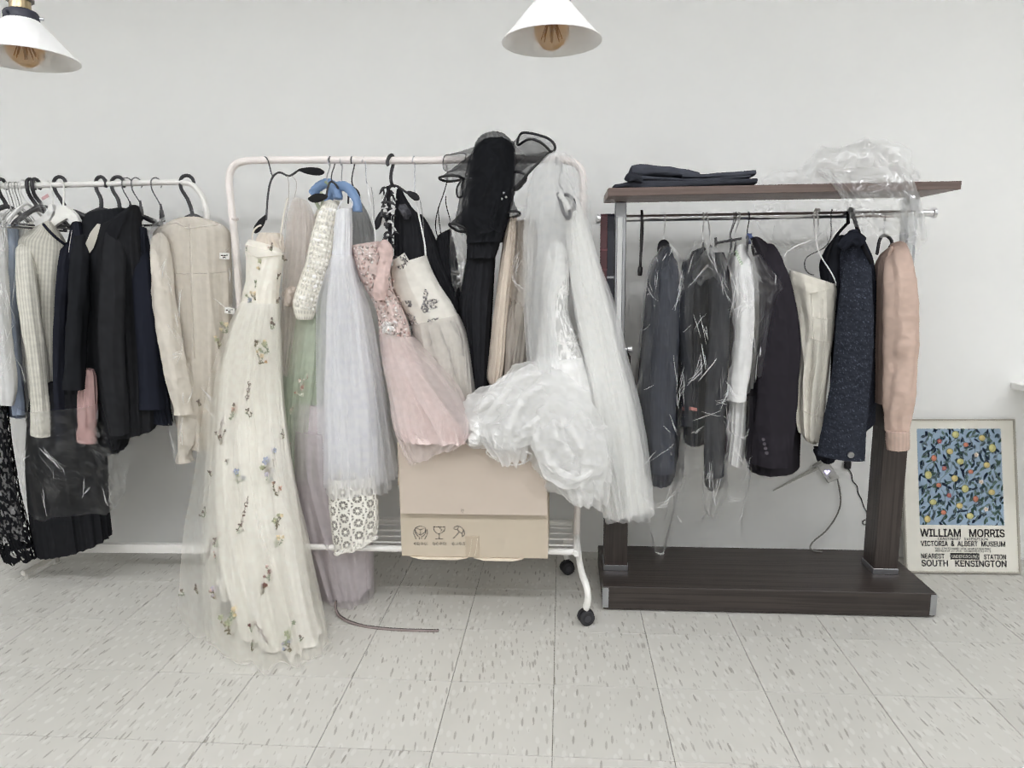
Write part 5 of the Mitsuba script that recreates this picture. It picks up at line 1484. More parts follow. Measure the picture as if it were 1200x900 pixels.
# the black dress with the big tulle bow
bd = thing("black_dress", "black gown with a huge wired tulle bow, thrown over the rail's middle", "dress")
BT = S(48, 50, 56)
col_ = loft([(562, 168, 594, 165), (556, 176, 602, 174), (555, 195, 602, 195), (553, 217, 600, 217), (549, 250, 599, 240), (547, 272, 594, 264), (547, 286, 588, 284)], Y=2.36, hd=.09, n=110, m=150, seed=80, amp=(.003, .012), k=(4, 7, 12), crumple=.007, col=BT, op=.97)
shape("bow_knot", bd, col_, "m_tulle")
shape("bow_core", bd, loft([(563, 172, 592, 170), (559, 195, 598, 195), (556, 230, 596, 230), (550, 282, 588, 280)], Y=2.37, hd=.07, seed=81, amp=(.002, .006), col=S(46, 48, 54)), "m_fab")
shape("waist", bd, loft([(550, 278, 589, 276), (547, 290, 585, 288), (547, 303, 580, 303)], Y=2.37, hd=.08, n=30, seed=82, amp=(.002, .006), col=S(40, 41, 46)), "m_fab")
shape("skirt", bd, loft([(547, 300, 581, 298), (542, 330, 579, 330), (538, 360, 577, 360), (543, 410, 574, 410), (550, 466, 572, 464)], Y=2.42, hd=.09, n=90, m=130, seed=83, amp=(.003, .012), col=S(43, 44, 49), streak=.08), "m_fab")
for rows, op, sd in (([(558, 170, 602, 168), (549, 190, 605, 192), (543, 212, 604, 212), (540, 228, 603, 225), (536, 245, 599, 240), (534, 259, 596, 253), (546, 274, 592, 267)], .5, 181), ([(558, 176, 602, 176), (551, 196, 602, 198), (546, 220, 602, 220), (541, 240, 600, 238), (541, 262, 594, 258), (548, 278, 590, 272)], .55, 182)):
    shape("bow_layer", bd, loft(rows, Y=2.345, hd=.10, n=70, m=130, seed=sd, amp=(.005, .014), k=(4, 7, 11), crumple=.009, col=BT, op=op, hem=.01), "m_tulle")
shape("top_veil", bd, loft([(561, 164, 592, 160), (556, 172, 600, 168), (555, 182, 602, 178), (556, 190, 602, 190)], Y=2.36, hd=.11, n=40, m=130, seed=84, amp=(.004, .010), crumple=.008, col=BT, op=.55), "m_tulle")


def ruffle(root, inner, outer, op=.5, seed=0, bulge=.0, edge=.0042):
    """A trumpet of stiff tulle from the knot (inner loop) to its wired edge (outer loop), places with distances."""
    n, m = 26, 72
    li = np.array([P(*p_) for p_ in inner])
    lo = np.array([P(*p_) for p_ in outer])

    def loop(q):
        q = np.vstack([q, q[:1]])
        s_ = np.r_[0, np.cumsum(np.linalg.norm(np.diff(q, axis=0), axis=1))]
        from scipy.interpolate import CubicSpline
        return CubicSpline(s_, q, bc_type="periodic")(np.linspace(0, s_[-1], m, endpoint=False))
    a, b_ = loop(li), loop(lo)
    w = np.linspace(0, 1, n)[:, None, None]
    V = a[None] * (1 - w) + b_[None] * w
    c_ = V.mean(1, keepdims=True)
    V = c_ + (V - c_) * (1 + bulge * np.sin(np.pi * w))
    V = V + .006 * crease_or_glint(V * 18, seed)[..., None] * np.array([.3, 1, .5]) * np.sin(np.pi * w)
    g = Grid()
    g.mesh = skin(V, False, False)
    k = shape("ruffle", root, g.mesh, "m_tulle", color=BT, smooth=True, op=op)
    e_ = np.vstack([b_, b_[:2]])
    shape("wired_edge", k, tube(e_, edge, 8), "m_satin", color=S(30, 31, 35), smooth=True)


ruffle(bd, [(556, 178, 2.36), (560, 190, 2.33), (557, 206, 2.36), (553, 204, 2.40), (553, 186, 2.40)], [(515, 208.5, 2.30), (524, 206, 2.28), (536, 206.5, 2.28), (542, 209, 2.30), (536, 211.5, 2.33), (524, 212.5, 2.34)], .42, 1)
ruffle(bd, [(556, 172, 2.36), (560, 180, 2.34), (560, 196, 2.34), (556, 200, 2.40)], [(521, 183, 2.38), (530, 181, 2.36), (545, 180, 2.36), (538, 196, 2.34), (526, 201, 2.36), (519, 194, 2.40)], .36, 2, edge=.0014)
ruffle(bd, [(598, 168, 2.36), (604, 176, 2.33), (604, 200, 2.33), (598, 204, 2.40)], [(607, 164, 2.36), (610, 157, 2.36), (617, 155.5, 2.35), (632, 158.5, 2.33), (645, 164, 2.32), (650.5, 172, 2.31), (646, 178, 2.28), (640, 172, 2.26), (623, 163, 2.26), (611, 168, 2.30)], .38, 3)
ruffle(bd, [(599, 182, 2.36), (605, 190, 2.33), (604, 214, 2.33), (598, 214, 2.40)], [(645, 178, 2.29), (634, 188, 2.28), (622, 200, 2.27), (612, 211, 2.28), (603, 222, 2.29), (610, 219, 2.33), (617, 206, 2.36), (630, 192, 2.36)], .42, 4)
ruffle(bd, [(598, 200, 2.36), (604, 206, 2.33), (602, 226, 2.33), (596, 226, 2.40)], [(601, 203, 2.31), (610, 202, 2.29), (616, 206, 2.29), (615, 213, 2.29), (606, 218, 2.29), (596, 228, 2.30), (597, 214, 2.32)], .4, 5)
ruffle(bd, [(556, 210, 2.36), (560, 220, 2.33), (556, 232, 2.36), (551, 222, 2.40)], [(543, 209, 2.30), (538, 215, 2.29), (535, 223, 2.29), (537, 231, 2.29), (542, 229, 2.31), (541, 219, 2.33)], .42, 6, edge=.003)
ruffle(bd, [(556, 232, 2.37), (562, 244, 2.33), (560, 262, 2.35), (550, 258, 2.40)], [(526.5, 263.5, 2.32), (533, 262.5, 2.29), (541, 265, 2.28), (548, 269, 2.29), (545, 271.5, 2.32), (535, 270, 2.34)], .5, 7)
ruffle(bd, [(594, 222, 2.37), (602, 228, 2.33), (600, 240, 2.34), (592, 240, 2.40)], [(590, 251.5, 2.32), (597, 248, 2.29), (606, 248, 2.29), (609.5, 250.5, 2.31), (605, 253.5, 2.34), (596, 255, 2.35)], .5, 8)
for i, (x, y) in enumerate(((590, 226), (593, 231), (588, 233))):
    shape("bead", bd, trimesh.creation.icosphere(1, .004).apply_translation(P(x, y, 2.265)), "m_glit", color=S(196, 196, 200))

t = thing("satin_dress", "peach satin garment with gathered cuff, close beside the black bow gown", "dress")
b = loft([(597, 256, 602, 256), (592, 270, 605, 270), (587, 300, 603, 300), (582, 340, 598, 340), (577, 380, 594, 380), (572, 425, 591, 425), (570, 440, 589, 440), (574, 450, 586, 450)], Y=2.38, hd=.05, n=100, m=110, seed=86, amp=(.002, .005), k=(4, 7, 10), crumple=.002, col=S(226, 206, 184), streak=.05)
shape("sleeve", t, b, "m_fab")
shape("body", t, loft([(600, 256, 606, 256), (590, 300, 610, 300), (588, 380, 604, 380)], Y=2.46, hd=.06, seed=87, amp=(.002, .008), col=S(222, 202, 182)), "m_fab")
t = thing("coat", "taupe dress coat in clear film beside the peach satin", "coat")
b = loft([(604, 260, 628, 258), (601, 290, 630, 290), (598, 340, 626, 340), (594, 380, 620, 380), (590, 420, 616, 420), (588, 466, 606, 460)], Y=2.45, hd=.07, n=90, m=130, seed=88, amp=(.003, .016), k=(4, 7, 11), col=S(190, 180, 168))
shape("body", t, b, "m_fab")
shape("sleeve", t, arm([(606, 330, 2.40, 5), (598, 390, 2.39, 5), (594, 455, 2.39, 4.5), (593, 470, 2.39, 4)], S(190, 178, 166), seed=89, sink=.08), "m_fab")
t = thing("trousers", "blue denim piece glimpsed between the black skirt and the peach cuff", "trousers")
shape("leg", t, loft([(556, 440, 584, 440), (554, 462, 586, 462), (554, 486, 590, 484)], Y=2.50, hd=.04, n=24, seed=90, amp=(.002, .005), col=S(74, 84, 102)), "m_fab")
film("clear plastic cover over the taupe coat with painted glint lines", [(604, 246, 630, 244), (600, 262, 634, 262), (600, 300, 632, 300), (598, 340, 624, 340), (600, 352, 612, 352)], 2.41, .07, op=.24, seed=91, hazy=.06, crumple=.010, cfreq=22)

# ---- the wedding dress
WH = S(247, 247, 245)
wd = thing("wedding_dress", "white lace and tulle wedding dress, its train heaped over the cardboard box", "wedding dress")


def brocade(c, fr=26, amt=.34):
    def f(g):
        p_ = np.stack([g.TH * fr / 3, g.VV * fr, 0 * g.VV], -1)
        a_ = meshkit.noise(p_, 3)
        b_ = meshkit.noise(p_ * 2.7, 4)
        return np.asarray(c)[None, None] * (1 - amt * np.clip(np.abs(a_ - .5) * 5 + .6 * b_ - .7, 0, 1))[..., None]
    return f


bo = loft([(646, 284, 656, 282), (638, 293, 663, 290), (635, 306, 668, 302), (635, 330, 668, 330), (636, 360, 666, 360), (633, 385, 672, 385), (628, 420, 684, 418), (622, 450, 694, 450), (618, 480, 700, 480)], Y=2.36, hd=.09, n=150, m=190, seed=92, amp=(.002, .006), k=(4, 8, 12), col=brocade(WH), crumple=.002)
shape("bodice", wd, bo, "m_fab")
q = np.vstack([spread([(662, 385), (678, 385), (682, 420), (668, 420)], 30, 31), spread([(668, 450), (680, 445), (676, 470), (664, 468)], 16, 32), spread([(640, 492), (680, 480), (694, 490), (668, 500)], 20, 33)])
m2, c2 = studs(bo, q, .0048, [S(250, 250, 248), S(226, 226, 222)], 34)
shape("sequin", wd, m2, "m_glit", color=c2, kind="stuff")
# raised lace motifs on the bodice
r_ = np.random.default_rng(61)
ms = []
for cx, cy, rad in ((650, 318, 13), (658, 342, 9), (644, 348, 9), (672, 400, 9), (652, 400, 10), (660, 430, 11), (640, 440, 9), (678, 440, 9)):
    u = np.linspace(0, 1, 60)
    pts = np.c_[cx + rad * u * np.cos(u * 16 + cx), cy + rad * u * np.sin(u * 16 + cx)]
    pts = np.c_[cx + rad * (.55 + .45 * np.sin(u * 31.4)) * np.cos(u * 6.28), cy + rad * (.55 + .45 * np.sin(u * 31.4)) * np.sin(u * 6.28)]
    ms.append(seam(bo, pts, .0017, .0012, 70, 4))
for m_ in ms:
    shape("lace_motif", wd, m_, "m_fab", color=S(247, 247, 244))


def puff(root, name, blobs, seed, col=WH, op=.5, crumple=.016, cfreq=9, bsdf="m_tulle", res=.012, squash=1.0, label=None):
    """A heap of cloth: the joined hull of soft balls (px, py, Y, radius in px), crumpled all over."""
    man = None
    balls = [(P(a, b_, c_), d_ * c_ / F_PX) for a, b_, c_, d_ in blobs]
    for i in range(len(balls) - 1):
        two_ = []
        for c_, r__ in (balls[i], balls[i + 1]):
            s_ = manifold3d.Manifold.sphere(r__, 28).scale([1, squash, 1]).translate(c_.tolist())
            two_.append(s_)
        hl = manifold3d.Manifold.batch_hull(two_)
        man = hl if man is None else man + hl
    man = man.refine_to_length(res)
    mm = man.to_mesh()
    m_ = trimesh.Trimesh(mm.vert_properties[:, :3], mm.tri_verts)
    m_.merge_vertices()
    trimesh.smoothing.filter_taubin(m_, iterations=12)
    nrm = m_.vertex_normals
    v = m_.vertices
    warp = .05 * (np.stack([meshkit.noise(v * 7 + k_ * 31, seed) for k_ in range(3)], -1) - .5)
    dsp = crumple * crease_or_glint((v + warp) * cfreq, seed, 4)
    m_ = trimesh.Trimesh(v + nrm * dsp[:, None], m_.faces, process=False)
    c_ = np.tile(np.asarray(col, float), (len(v), 1)) * (1 + .04 * (meshkit.noise(v * 40, seed) - .5))[:, None]
    shape(name, root, m_, bsdf, color=np.clip(c_, 0, .93), smooth=True, op=op if bsdf == "m_tulle" else None, label=label)
    return m_


shape("skirt_core", wd, loft([(628, 420, 682, 418), (622, 450, 692, 450), (620, 490, 700, 488), (630, 520, 706, 520), (648, 548, 706, 548)], Y=2.34, hd=.09, n=80, m=130, seed=93, amp=(.004, .016), col=WH, crumple=.006), "m_fab")
puff(wd, "train_core", [(560, 500, 2.235, 10), (582, 490, 2.255, 26), (606, 480, 2.275, 32), (640, 480, 2.285, 36), (660, 520, 2.265, 34), (676, 540, 2.245, 26)], 5, bsdf="m_fab", crumple=.022, cfreq=9, squash=.75, res=.009)
for sd, op, sc, off in ((6, .42, 1.10, 0), (7, .36, 1.18, 6)):
    puff(wd, "train_layer", [(556, 492 + off * .2, 2.215, 9 * sc), (578, 488 + off, 2.225, 30 * sc), (600, 484 + off, 2.235, 36 * sc), (612, 462, 2.265, 26 * sc), (640, 470, 2.265, 34 * sc), (656, 500, 2.245, 40 * sc), (668, 535, 2.225, 36 * sc), (686, 555, 2.215, 24 * sc)], sd, op=op, crumple=.026, cfreq=8, squash=.8, res=.010)
shape("train_fall", wd, loft([(626, 500, 712, 500), (632, 540, 716, 540), (650, 568, 716, 570), (664, 586, 712, 590)], Y=2.195, hd=.06, n=70, m=150, seed=94, amp=(.006, .018), k=(6, 11, 17), crumple=.010, col=S(247, 247, 246), op=.5, hem=.02), "m_tulle")
shape("train_fall", wd, loft([(556, 494, 616, 494), (560, 512, 618, 512), (572, 528, 618, 528), (582, 538, 614, 544)], Y=2.160, hd=.035, n=50, m=130, seed=95, amp=(.006, .016), k=(5, 9, 15), crumple=.010, col=S(247, 247, 246), op=.55, hem=.02), "m_tulle")
puff(wd, "satin_bunch", [(551, 494, 2.175, 5), (558, 500, 2.165, 9), (560, 512, 2.165, 8), (554, 520, 2.165, 4), (566, 508, 2.165, 7)], 8, bsdf="m_satin", crumple=.014, cfreq=24, res=.005, col=S(240, 240, 238), label="bunched white satin edging")
band = arm([(675, 572, 2.160, 8), (684, 564, 2.155, 10), (694, 553, 2.155, 10), (704, 543, 2.160, 8), (711, 534, 2.165, 4)], lambda g: brocade(S(246, 246, 244), 30, .3)(g), seed=96, crumple=.004, n=50, m=40, flat=.4)
shape("lace_band", wd, band, "m_fab", label="lace band along the train")
shape("lace_edge", wd, stick([(636, 541, 2.175), (642, 552, 2.165), (652, 564, 2.160), (664, 572, 2.155), (676, 574, 2.155), (686, 572, 2.155)], .0055, 7), "m_fab", color=S(246, 246, 244))
shape("lace_edge", wd, stick([(572, 528, 2.125), (580, 538, 2.195), (592, 543, 2.19), (604, 545, 2.19), (613, 543, 2.19), (617, 530, 2.125)], .0025, 7), "m_fab", color=S(246, 246, 244))
for pts, sd in (([(632, 436, 2.225, 12), (610, 452, 2.195, 16), (588, 472, 2.175, 18), (566, 496, 2.160, 10)], 1), ([(640, 452, 2.205, 12), (622, 470, 2.175, 18), (602, 500, 2.150, 20), (594, 528, 2.135, 12)], 2), ([(650, 470, 2.195, 14), (640, 500, 2.160, 20), (652, 535, 2.145, 22), (672, 562, 2.140, 14)], 3),
                ([(664, 480, 2.195, 14), (676, 505, 2.160, 18), (688, 535, 2.155, 20), (684, 575, 2.155, 14), (682, 592, 2.155, 8)], 4), ([(646, 486, 2.185, 10), (626, 496, 2.155, 14), (606, 508, 2.140, 14), (580, 506, 2.145, 8)], 5), ([(612, 446, 2.225, 8), (586, 468, 2.195, 16), (572, 480, 2.175, 16), (556, 486, 2.175, 8)], 6),
                ([(640, 516, 2.145, 8), (646, 540, 2.135, 14), (660, 556, 2.130, 12), (690, 548, 2.135, 10)], 7)):
    shape("tulle_swathe", wd, arm(pts, WH, seed=sd, n=80, m=90, amp=.008, crumple=.014, flat=.55, op=lambda g: np.clip(.42 + .35 * (g.fold > .4), 0, 1), k=(4, 7, 11), cfreq=12), "m_tulle")
# long outer panel of tulle on the far side of the bodice
pan = loft([(664, 232, 673, 229), (663, 262, 684, 254), (666, 310, 699, 308), (674, 363, 714, 360), (684, 420, 728, 420), (693, 480, 742, 476), (701, 540, 753, 536), (710, 604, 760, 598)], Y=2.34, hd=.05, n=120, m=150, seed=97, amp=(.003, .015), k=(3, 5, 8), col=S(247, 246, 240), op=.86, streak=.05)
shape("side_panel", wd, pan, "m_fab", label="long creamy tulle panel")
for g_, op, sd in ((5, .30, 98), (9, .22, 99)):
    shape("side_veil", wd, loft([(664, 232, 674, 229), (663, 262, 686, 252), (666, 310, 702, 306), (673, 363, 716 + g_ * .5, 358), (683, 420, 730 + g_ * .6, 418), (692, 480, 745 + g_ * .7, 476), (700, 540, 756 + g_ * .6, 536), (708, 606, 763 + g_ * .3, 602)], Y=2.33, hd=.08, n=110, m=170, seed=sd, amp=(.003, .022), k=(4, 7, 11), col=S(246, 247, 247), op=op, hem=.012, caps=(False, False)), "m_tulle")
shape("hem_fall", wd, loft([(690, 520, 716, 520), (694, 560, 730, 560), (704, 600, 738, 606)], Y=2.30, hd=.05, n=60, m=120, seed=100, amp=(.004, .016), col=S(238, 238, 236), op=.6, hem=.012), "m_tulle")
vl = thing("bridal_veil", "long sheer white veil hanging from the rail over the wedding dress", "veil")
for rows, op, sd, Yv, hdv in (([(640, 184, 656, 182), (626, 198, 658, 198), (618, 230, 662, 235), (613, 290, 656, 290), (614, 350, 648, 350), (618, 410, 652, 410), (624, 462, 664, 470)], .22, 101, 2.32, .07),
                    ([(645, 183, 655, 182), (632, 200, 664, 205), (622, 240, 676, 245), (618, 300, 670, 300), (618, 360, 652, 360), (622, 420, 656, 420), (630, 480, 690, 490)], .13, 102, 2.30, .09),
                    ([(650, 183, 668, 182), (650, 200, 684, 205), (655, 240, 692, 250), (660, 290, 694, 290)], .10, 103, 2.38, .05)):
    shape("veil_layer", vl, loft(rows, Y=Yv, hd=hdv, n=120, m=170, seed=sd, amp=(.004, .018), k=(4, 7, 11), col=S(244, 246, 248), op=op, caps=(False, False), crumple=.003), "m_tulle")
t = thing("hanger", "black clip hanger with pale ribbon, holding the wedding dress", "hanger")
shape("hook", t, stick([(652, 194, YC - .014), (654, 184, YC), (657, 187, YC + .014), (657, 202, YC - .02), (660, 222, YC - .07)], .0022, 7), "m_paint", color=HK, smooth=True)
shape("clip", t, stick([(653, 226, 2.27), (657, 238, 2.265), (661, 250, 2.26), (666, 256, 2.26), (668, 249, 2.26), (664, 240, 2.27)], .0058, 8), "m_paint", color=S(70, 70, 74), smooth=True)
shape("clip", t, stick([(662, 228, 2.27), (668, 230, 2.26), (673, 238, 2.26), (672, 246, 2.27), (667, 242, 2.275), (663, 232, 2.28)], .0055, 8), "m_paint", color=S(62, 62, 66), smooth=True)
shape("ribbon_tie", t, patch_ := tube(smooth_path([P(655, 227, 2.25), P(662, 236, 2.245), P(667, 246, 2.245)], 16), .008, 6, .25), "m_satin", color=S(216, 216, 214))
# ================================================================== clothes of the wooden rack
for pts, w, c_, lab, y1 in (((707.8, 252), .0115, S(104, 52, 60), "burgundy leather belt hanging by the display rack's rail end", 352), ((715.8, 252), .0120, S(42, 46, 62), "navy belt hanging beside the burgundy belt", 392)):
    t = thing("belt", lab, "belt")
    top = P(pts[0], pts[1] - 1, YR)
    bot = P(pts[0] + .3, y1, YR)
    for s_, cut in ((-1, 0), (1, .06)):
        z0 = bot[2] + cut
        shape("strap", t, box(top[0] - w, top[0] + w, YR + s_ * .0165 - .0015, YR + s_ * .0165 + .0015, z0, zrr + .004, .0008), "m_satin", color=c_)
    u = np.linspace(0, np.pi, 14)
    ring = np.array([[0, YR - .0165 * math.cos(a), zrr + .004 + .0125 * math.sin(a)] for a in u])
    rr_ = np.array([[[top[0] + s_, p_[1], p_[2]] for s_ in (-w, w)] for p_ in ring])
    outer, inner = rr_.copy(), rr_.copy()
    inner[..., 1] = YR + (inner[..., 1] - YR) * .85
    inner[..., 2] -= .0028
    shape("loop", t, skin(np.concatenate([outer, inner[:, ::-1]], 1), True, True), "m_satin", color=c_)
    for f in (.38, .62) if y1 < 380 else (.5,):
        zb = zrr + (bot[2] - zrr) * f
        shape("keeper", t, box(top[0] - w - .001, top[0] + w + .001, YR - .0205, YR - .0165, zb - .004, zb + .004, .001), "m_satin", color=np.clip(c_ * 1.6, 0, 1) if y1 < 380 else S(180, 182, 190))
t = thing("strap", "thin black leather strap hung over the display rack's rail, alone", "strap")
shape("band", t, tube(smooth_path([P(750, 322, YR - .012), P(750.8, 300, YR - .013), P(752, 262, YR - .015), P(752.2, 250, YR - .013), P(752, 246.5, YR), P(752.4, 250, YR + .015), P(752.4, 280, YR + .012), P(749.8, 322, YR + .002)], 60), .0046, 8, .45), "m_satin", color=S(40, 38, 38), smooth=True)
shape("strap_end", t, arm([(750.5, 312, YR - .014, 2.2), (750, 318, YR - .016, 2.8), (749.6, 323, YR - .016, 2.2)], S(38, 36, 36), seed=1, n=14, m=16, amp=.0005, crumple=0), "m_satin")

SUIT, SUIT2 = S(54, 59, 71), S(48, 50, 56)


def stripe(c, n=40, amt=.25):
    return lambda g: np.asarray(c)[None, None] * (1 + amt * np.clip(np.sin(g.TH * n), .5, 1))[..., None]


t = thing("suit_jacket", "dark blue-grey pinstripe suit jacket in clear film, first on the display rack", "jacket")
b = loft([(776, 292, 786, 290), (766, 304, 790, 302), (759, 330, 794, 330), (754, 380, 797, 380), (749, 430, 799, 430), (746, 480, 799, 480), (750, 520, 796, 520), (757, 555, 790, 558)], Y=2.49, hd=.16, n=90, m=150, seed=110, amp=(.002, .008), col=stripe(SUIT), lateral=.2)
shape("body", t, b, "m_fab")
shape("sleeve", t, arm([(784, 302, 2.35, 6), (783, 340, 2.32, 11), (780, 400, 2.31, 14), (777, 460, 2.31, 14.5), (776, 520, 2.31, 13.5), (776, 553, 2.31, 13)], stripe(S(56, 61, 74), 26), seed=111, n=70, m=70, crumple=.004, sink=.08), "m_fab")
for i in range(3):
    shape("cuff_button", t, trimesh.creation.cylinder(.0055, .004, sections=12, transform=trimesh.transformations.rotation_matrix(1.57, [1, 0, 0])).apply_translation(P(786.5 - .6 * i, 524 + i * 8, 2.285)), "m_paint", color=S(80, 80, 84))
t = thing("suit_jacket", "charcoal striped suit jacket in crumpled clear film, second on the display rack", "jacket")
b = loft([(810, 296, 826, 290), (802, 315, 836, 312), (798, 350, 836, 350), (798, 400, 832, 400), (799, 450, 832, 450), (801, 512, 830, 512)], Y=2.49, hd=.15, n=90, m=140, seed=112, amp=(.002, .008), col=stripe(SUIT2, 34), lateral=.2)
shape("body", t, b, "m_fab")
shape("lapel", t, patch(b, [(820, 300), (816, 330), (815, 380)], [(828, 306), (830, 340), (817, 384)], lift=.008), "m_fab", color=SUIT2 * .8)
shape("sleeve", t, arm([(806, 306, 2.36, 6), (804, 350, 2.33, 7), (803, 420, 2.33, 7), (803, 500, 2.33, 7)], stripe(SUIT2, 20), seed=113, sink=.08), "m_fab")
tg = patch(b, [(805, 476), (805, 480)], [(817, 478), (817, 482)], lift=.03, thick=.002, n=4, m=6)
shape("size_label", t, tg, "m_fab", color=S(206, 120, 112), label="small red label")
t = thing("suit_jacket", "charcoal jacket half behind the crumpled film, next to the white shirt", "jacket")
b = loft([(830, 298, 848, 296), (828, 320, 856, 322), (828, 370, 858, 370), (826, 430, 853, 430), (825, 500, 850, 500), (826, 562, 848, 563)], Y=2.46, hd=.14, n=90, m=140, seed=114, amp=(.002, .008), col=stripe(S(48, 50, 55), 34), lateral=.2)
shape("body", t, b, "m_fab")
shape("sleeve", t, arm([(842, 305, 2.34, 7), (843, 360, 2.31, 10), (840, 430, 2.31, 11), (837, 500, 2.31, 11), (837, 558, 2.31, 10)], stripe(S(50, 52, 58), 24), seed=115, n=60, m=60, sink=.08), "m_fab")
t = thing("dress_shirt", "white dress shirt in printed clear film, between charcoal and aubergine jackets", "shirt")
b = loft([(862, 290, 872, 286), (855, 305, 878, 302), (852, 340, 884, 345), (856, 390, 884, 390), (854, 440, 880, 440), (851, 490, 878, 490), (849, 528, 870, 542)], Y=2.47, hd=.13, n=100, m=130, seed=116, amp=(.003, .012), k=(4, 7, 12), col=S(232, 232, 232))
shape("body", t, b, "m_fab")
shape("sleeve", t, arm([(868, 300, 2.36, 7), (872, 340, 2.33, 10), (871, 400, 2.32, 10.5), (867, 440, 2.32, 10), (865, 468, 2.32, 9)], S(236, 236, 236), seed=117, n=60, m=50, crumple=.005, sink=.08), "m_fab")
shape("cuff", t, arm([(865, 460, 2.315, 9.5), (864, 470, 2.315, 9)], S(240, 240, 240), seed=118, n=10, m=30, amp=.001, crumple=.001), "m_fab")
cv = film("clear plastic cover with faint green print over the white dress shirt", [(862, 284, 880, 282), (854, 300, 890, 304), (849, 330, 900, 340), (850, 380, 898, 385), (848, 440, 890, 440), (846, 500, 884, 500), (850, 550, 880, 550), (858, 588, 869, 600)], 2.46, .17, op=.15, seed=119, crumple=.010)
g_ = Grid()
g_.mesh = b.mesh
for i in range(7):
    o = P(861 + i * 1.1, 296 + i * 2.5, 2.30)
    shape("print_mark", cv, tube([o, o + [.004, 0, .006], o + [.009, .001, .004]], .0016, 5, .4), "m_fab", color=S(150, 196, 130))
t = thing("suit_jacket", "aubergine black jacket with four cuff buttons, without a cover", "jacket")
AUB = S(50, 47, 54)
b = loft([(880, 280, 890, 279), (880, 290, 902, 288), (884, 305, 912, 305), (890, 330, 922, 330), (890, 370, 933, 370), (886, 420, 940, 420), (882, 470, 941, 470), (879, 510, 938, 510), (876, 545, 937, 546)], Y=2.49, hd=.15, n=100, m=140, seed=120, amp=(.002, .006), col=AUB, lateral=.2)
shape("body", t, b, "m_fab")
shape("sleeve", t, arm([(892, 290, 2.37, 8), (904, 320, 2.33, 14), (911, 370, 2.31, 19), (911, 430, 2.31, 22), (907, 490, 2.31, 22), (904, 545, 2.31, 22)], S(49, 45, 53), seed=121, n=70, m=90, amp=.006, crumple=.006, cfreq=9, flat=.6, sink=.08), "m_fab")
shape("vent", t, loft([(874, 460, 890, 460), (874, 500, 892, 500), (873, 536, 893, 549)], Y=2.42, hd=.08, n=30, seed=122, amp=(.001, .004), col=AUB * .9), "m_fab")
for i in range(4):
    shape("cuff_button", t, trimesh.creation.cylinder(.0055, .004, sections=12, transform=trimesh.transformations.rotation_matrix(1.57, [1, 0, 0])).apply_translation(P(894.5 + i * 1.3, 515 + i * 5.2, 2.262)), "m_paint", color=S(74, 70, 78))

TRO = S(226, 220, 204)
t = thing("trousers", "cream trousers folded over white wire hangers", "trousers")
b = loft([(926, 316, 979, 333), (924, 325, 981, 341), (929, 350, 980, 356), (936, 385, 978, 390), (936, 420, 973, 422), (932, 450, 969, 452), (931, 480, 966, 482), (935, 503, 962, 518)], Y=2.40, hd=.06, n=100, m=150, seed=123, amp=(.003, .012), k=(4, 6, 9), col=TRO, crumple=.003)
shape("leg", t, b, "m_fab")
shape("leg", t, loft([(940, 330, 976, 338), (942, 380, 974, 384), (944, 430, 970, 432), (938, 470, 966, 474), (940, 508, 958, 518)], Y=2.44, hd=.08, n=60, m=90, seed=124, amp=(.002, .008), col=TRO * .94), "m_fab")
shape("pocket_flap", t, patch(b, [(943, 331), (945, 345)], [(966, 336), (975, 338)], lift=.008, thick=.006, n=8, m=10), "m_fab", color=TRO * 1.04)
for pts in ([(952, 372), (964, 374), (976, 374)], [(948, 396), (960, 400), (974, 402)], [(934, 478), (950, 486), (964, 490)], [(950, 345), (954, 400), (946, 470)], [(964, 350), (966, 420), (956, 500)]):
    shape("stitched_seam", t, seam(b, pts, .0010, .0003), "m_fab", color=TRO * .9)
for pts, lab, c_ in (([(930, 318), (919, 300), (921, 297), (949, 282), (954, 262), (955, 246), (957.5, 246)], "white wire hanger under the cream trousers, its bent end sticking out", S(236, 236, 234)), ([(980, 334), (972, 316), (958, 290), (956, 276), (959, 260), (958.5, 246), (961, 246)], "second white wire hanger of the cream trousers, slanting down to their edge", S(240, 240, 238))):
    t = thing("hanger", lab, "hanger")
    q = smooth_path([P(x, y, (2.40 if i < 4 else YR - .015 + .02 * (i == 6))) for i, (x, y) in enumerate(pts)], 60)
    shape("bent_wire", t, tube(q, .0024, 7), "m_paint", color=c_, smooth=True)
    shape("cross_bar", t, stick([(pts[0][0], pts[0][1], 2.40), (945 if pts[0][0] < 950 else 966, 324 if pts[0][0] < 950 else 330, 2.40)], .0024, 7), "m_paint", color=c_, smooth=True)
    shape("hook", t, tube(smooth_path([P(pts[5][0], pts[5][1] + 4, YR - .0165), P(pts[5][0] + 1, pts[5][1], YR - .010), P(pts[5][0] + 1.5, pts[5][1] - 1.5, YR), P(pts[5][0] + 2, pts[5][1] + 1, YR + .0155), P(pts[5][0] + 2, pts[5][1] + 6, YR + .0145)], 20), .0024, 7), "m_paint", color=c_, smooth=True)
t = thing("hanger", "dark wire hanger slanting down behind the cream trousers' waist", "hanger")
shape("bent_wire", t, tube(smooth_path([P(x, y, 2.46) for x, y in ((954, 322), (943, 312), (944, 304), (966, 290), (972, 282), (974, 264), (974, 250))] + [P(974.5, 246, YR - .01), P(975, 245.5, YR + .008), P(976, 250, YR + .015)], 60), .0017, 7), "m_paint", color=S(70, 70, 74), smooth=True)

TWD = S(48, 52, 66)


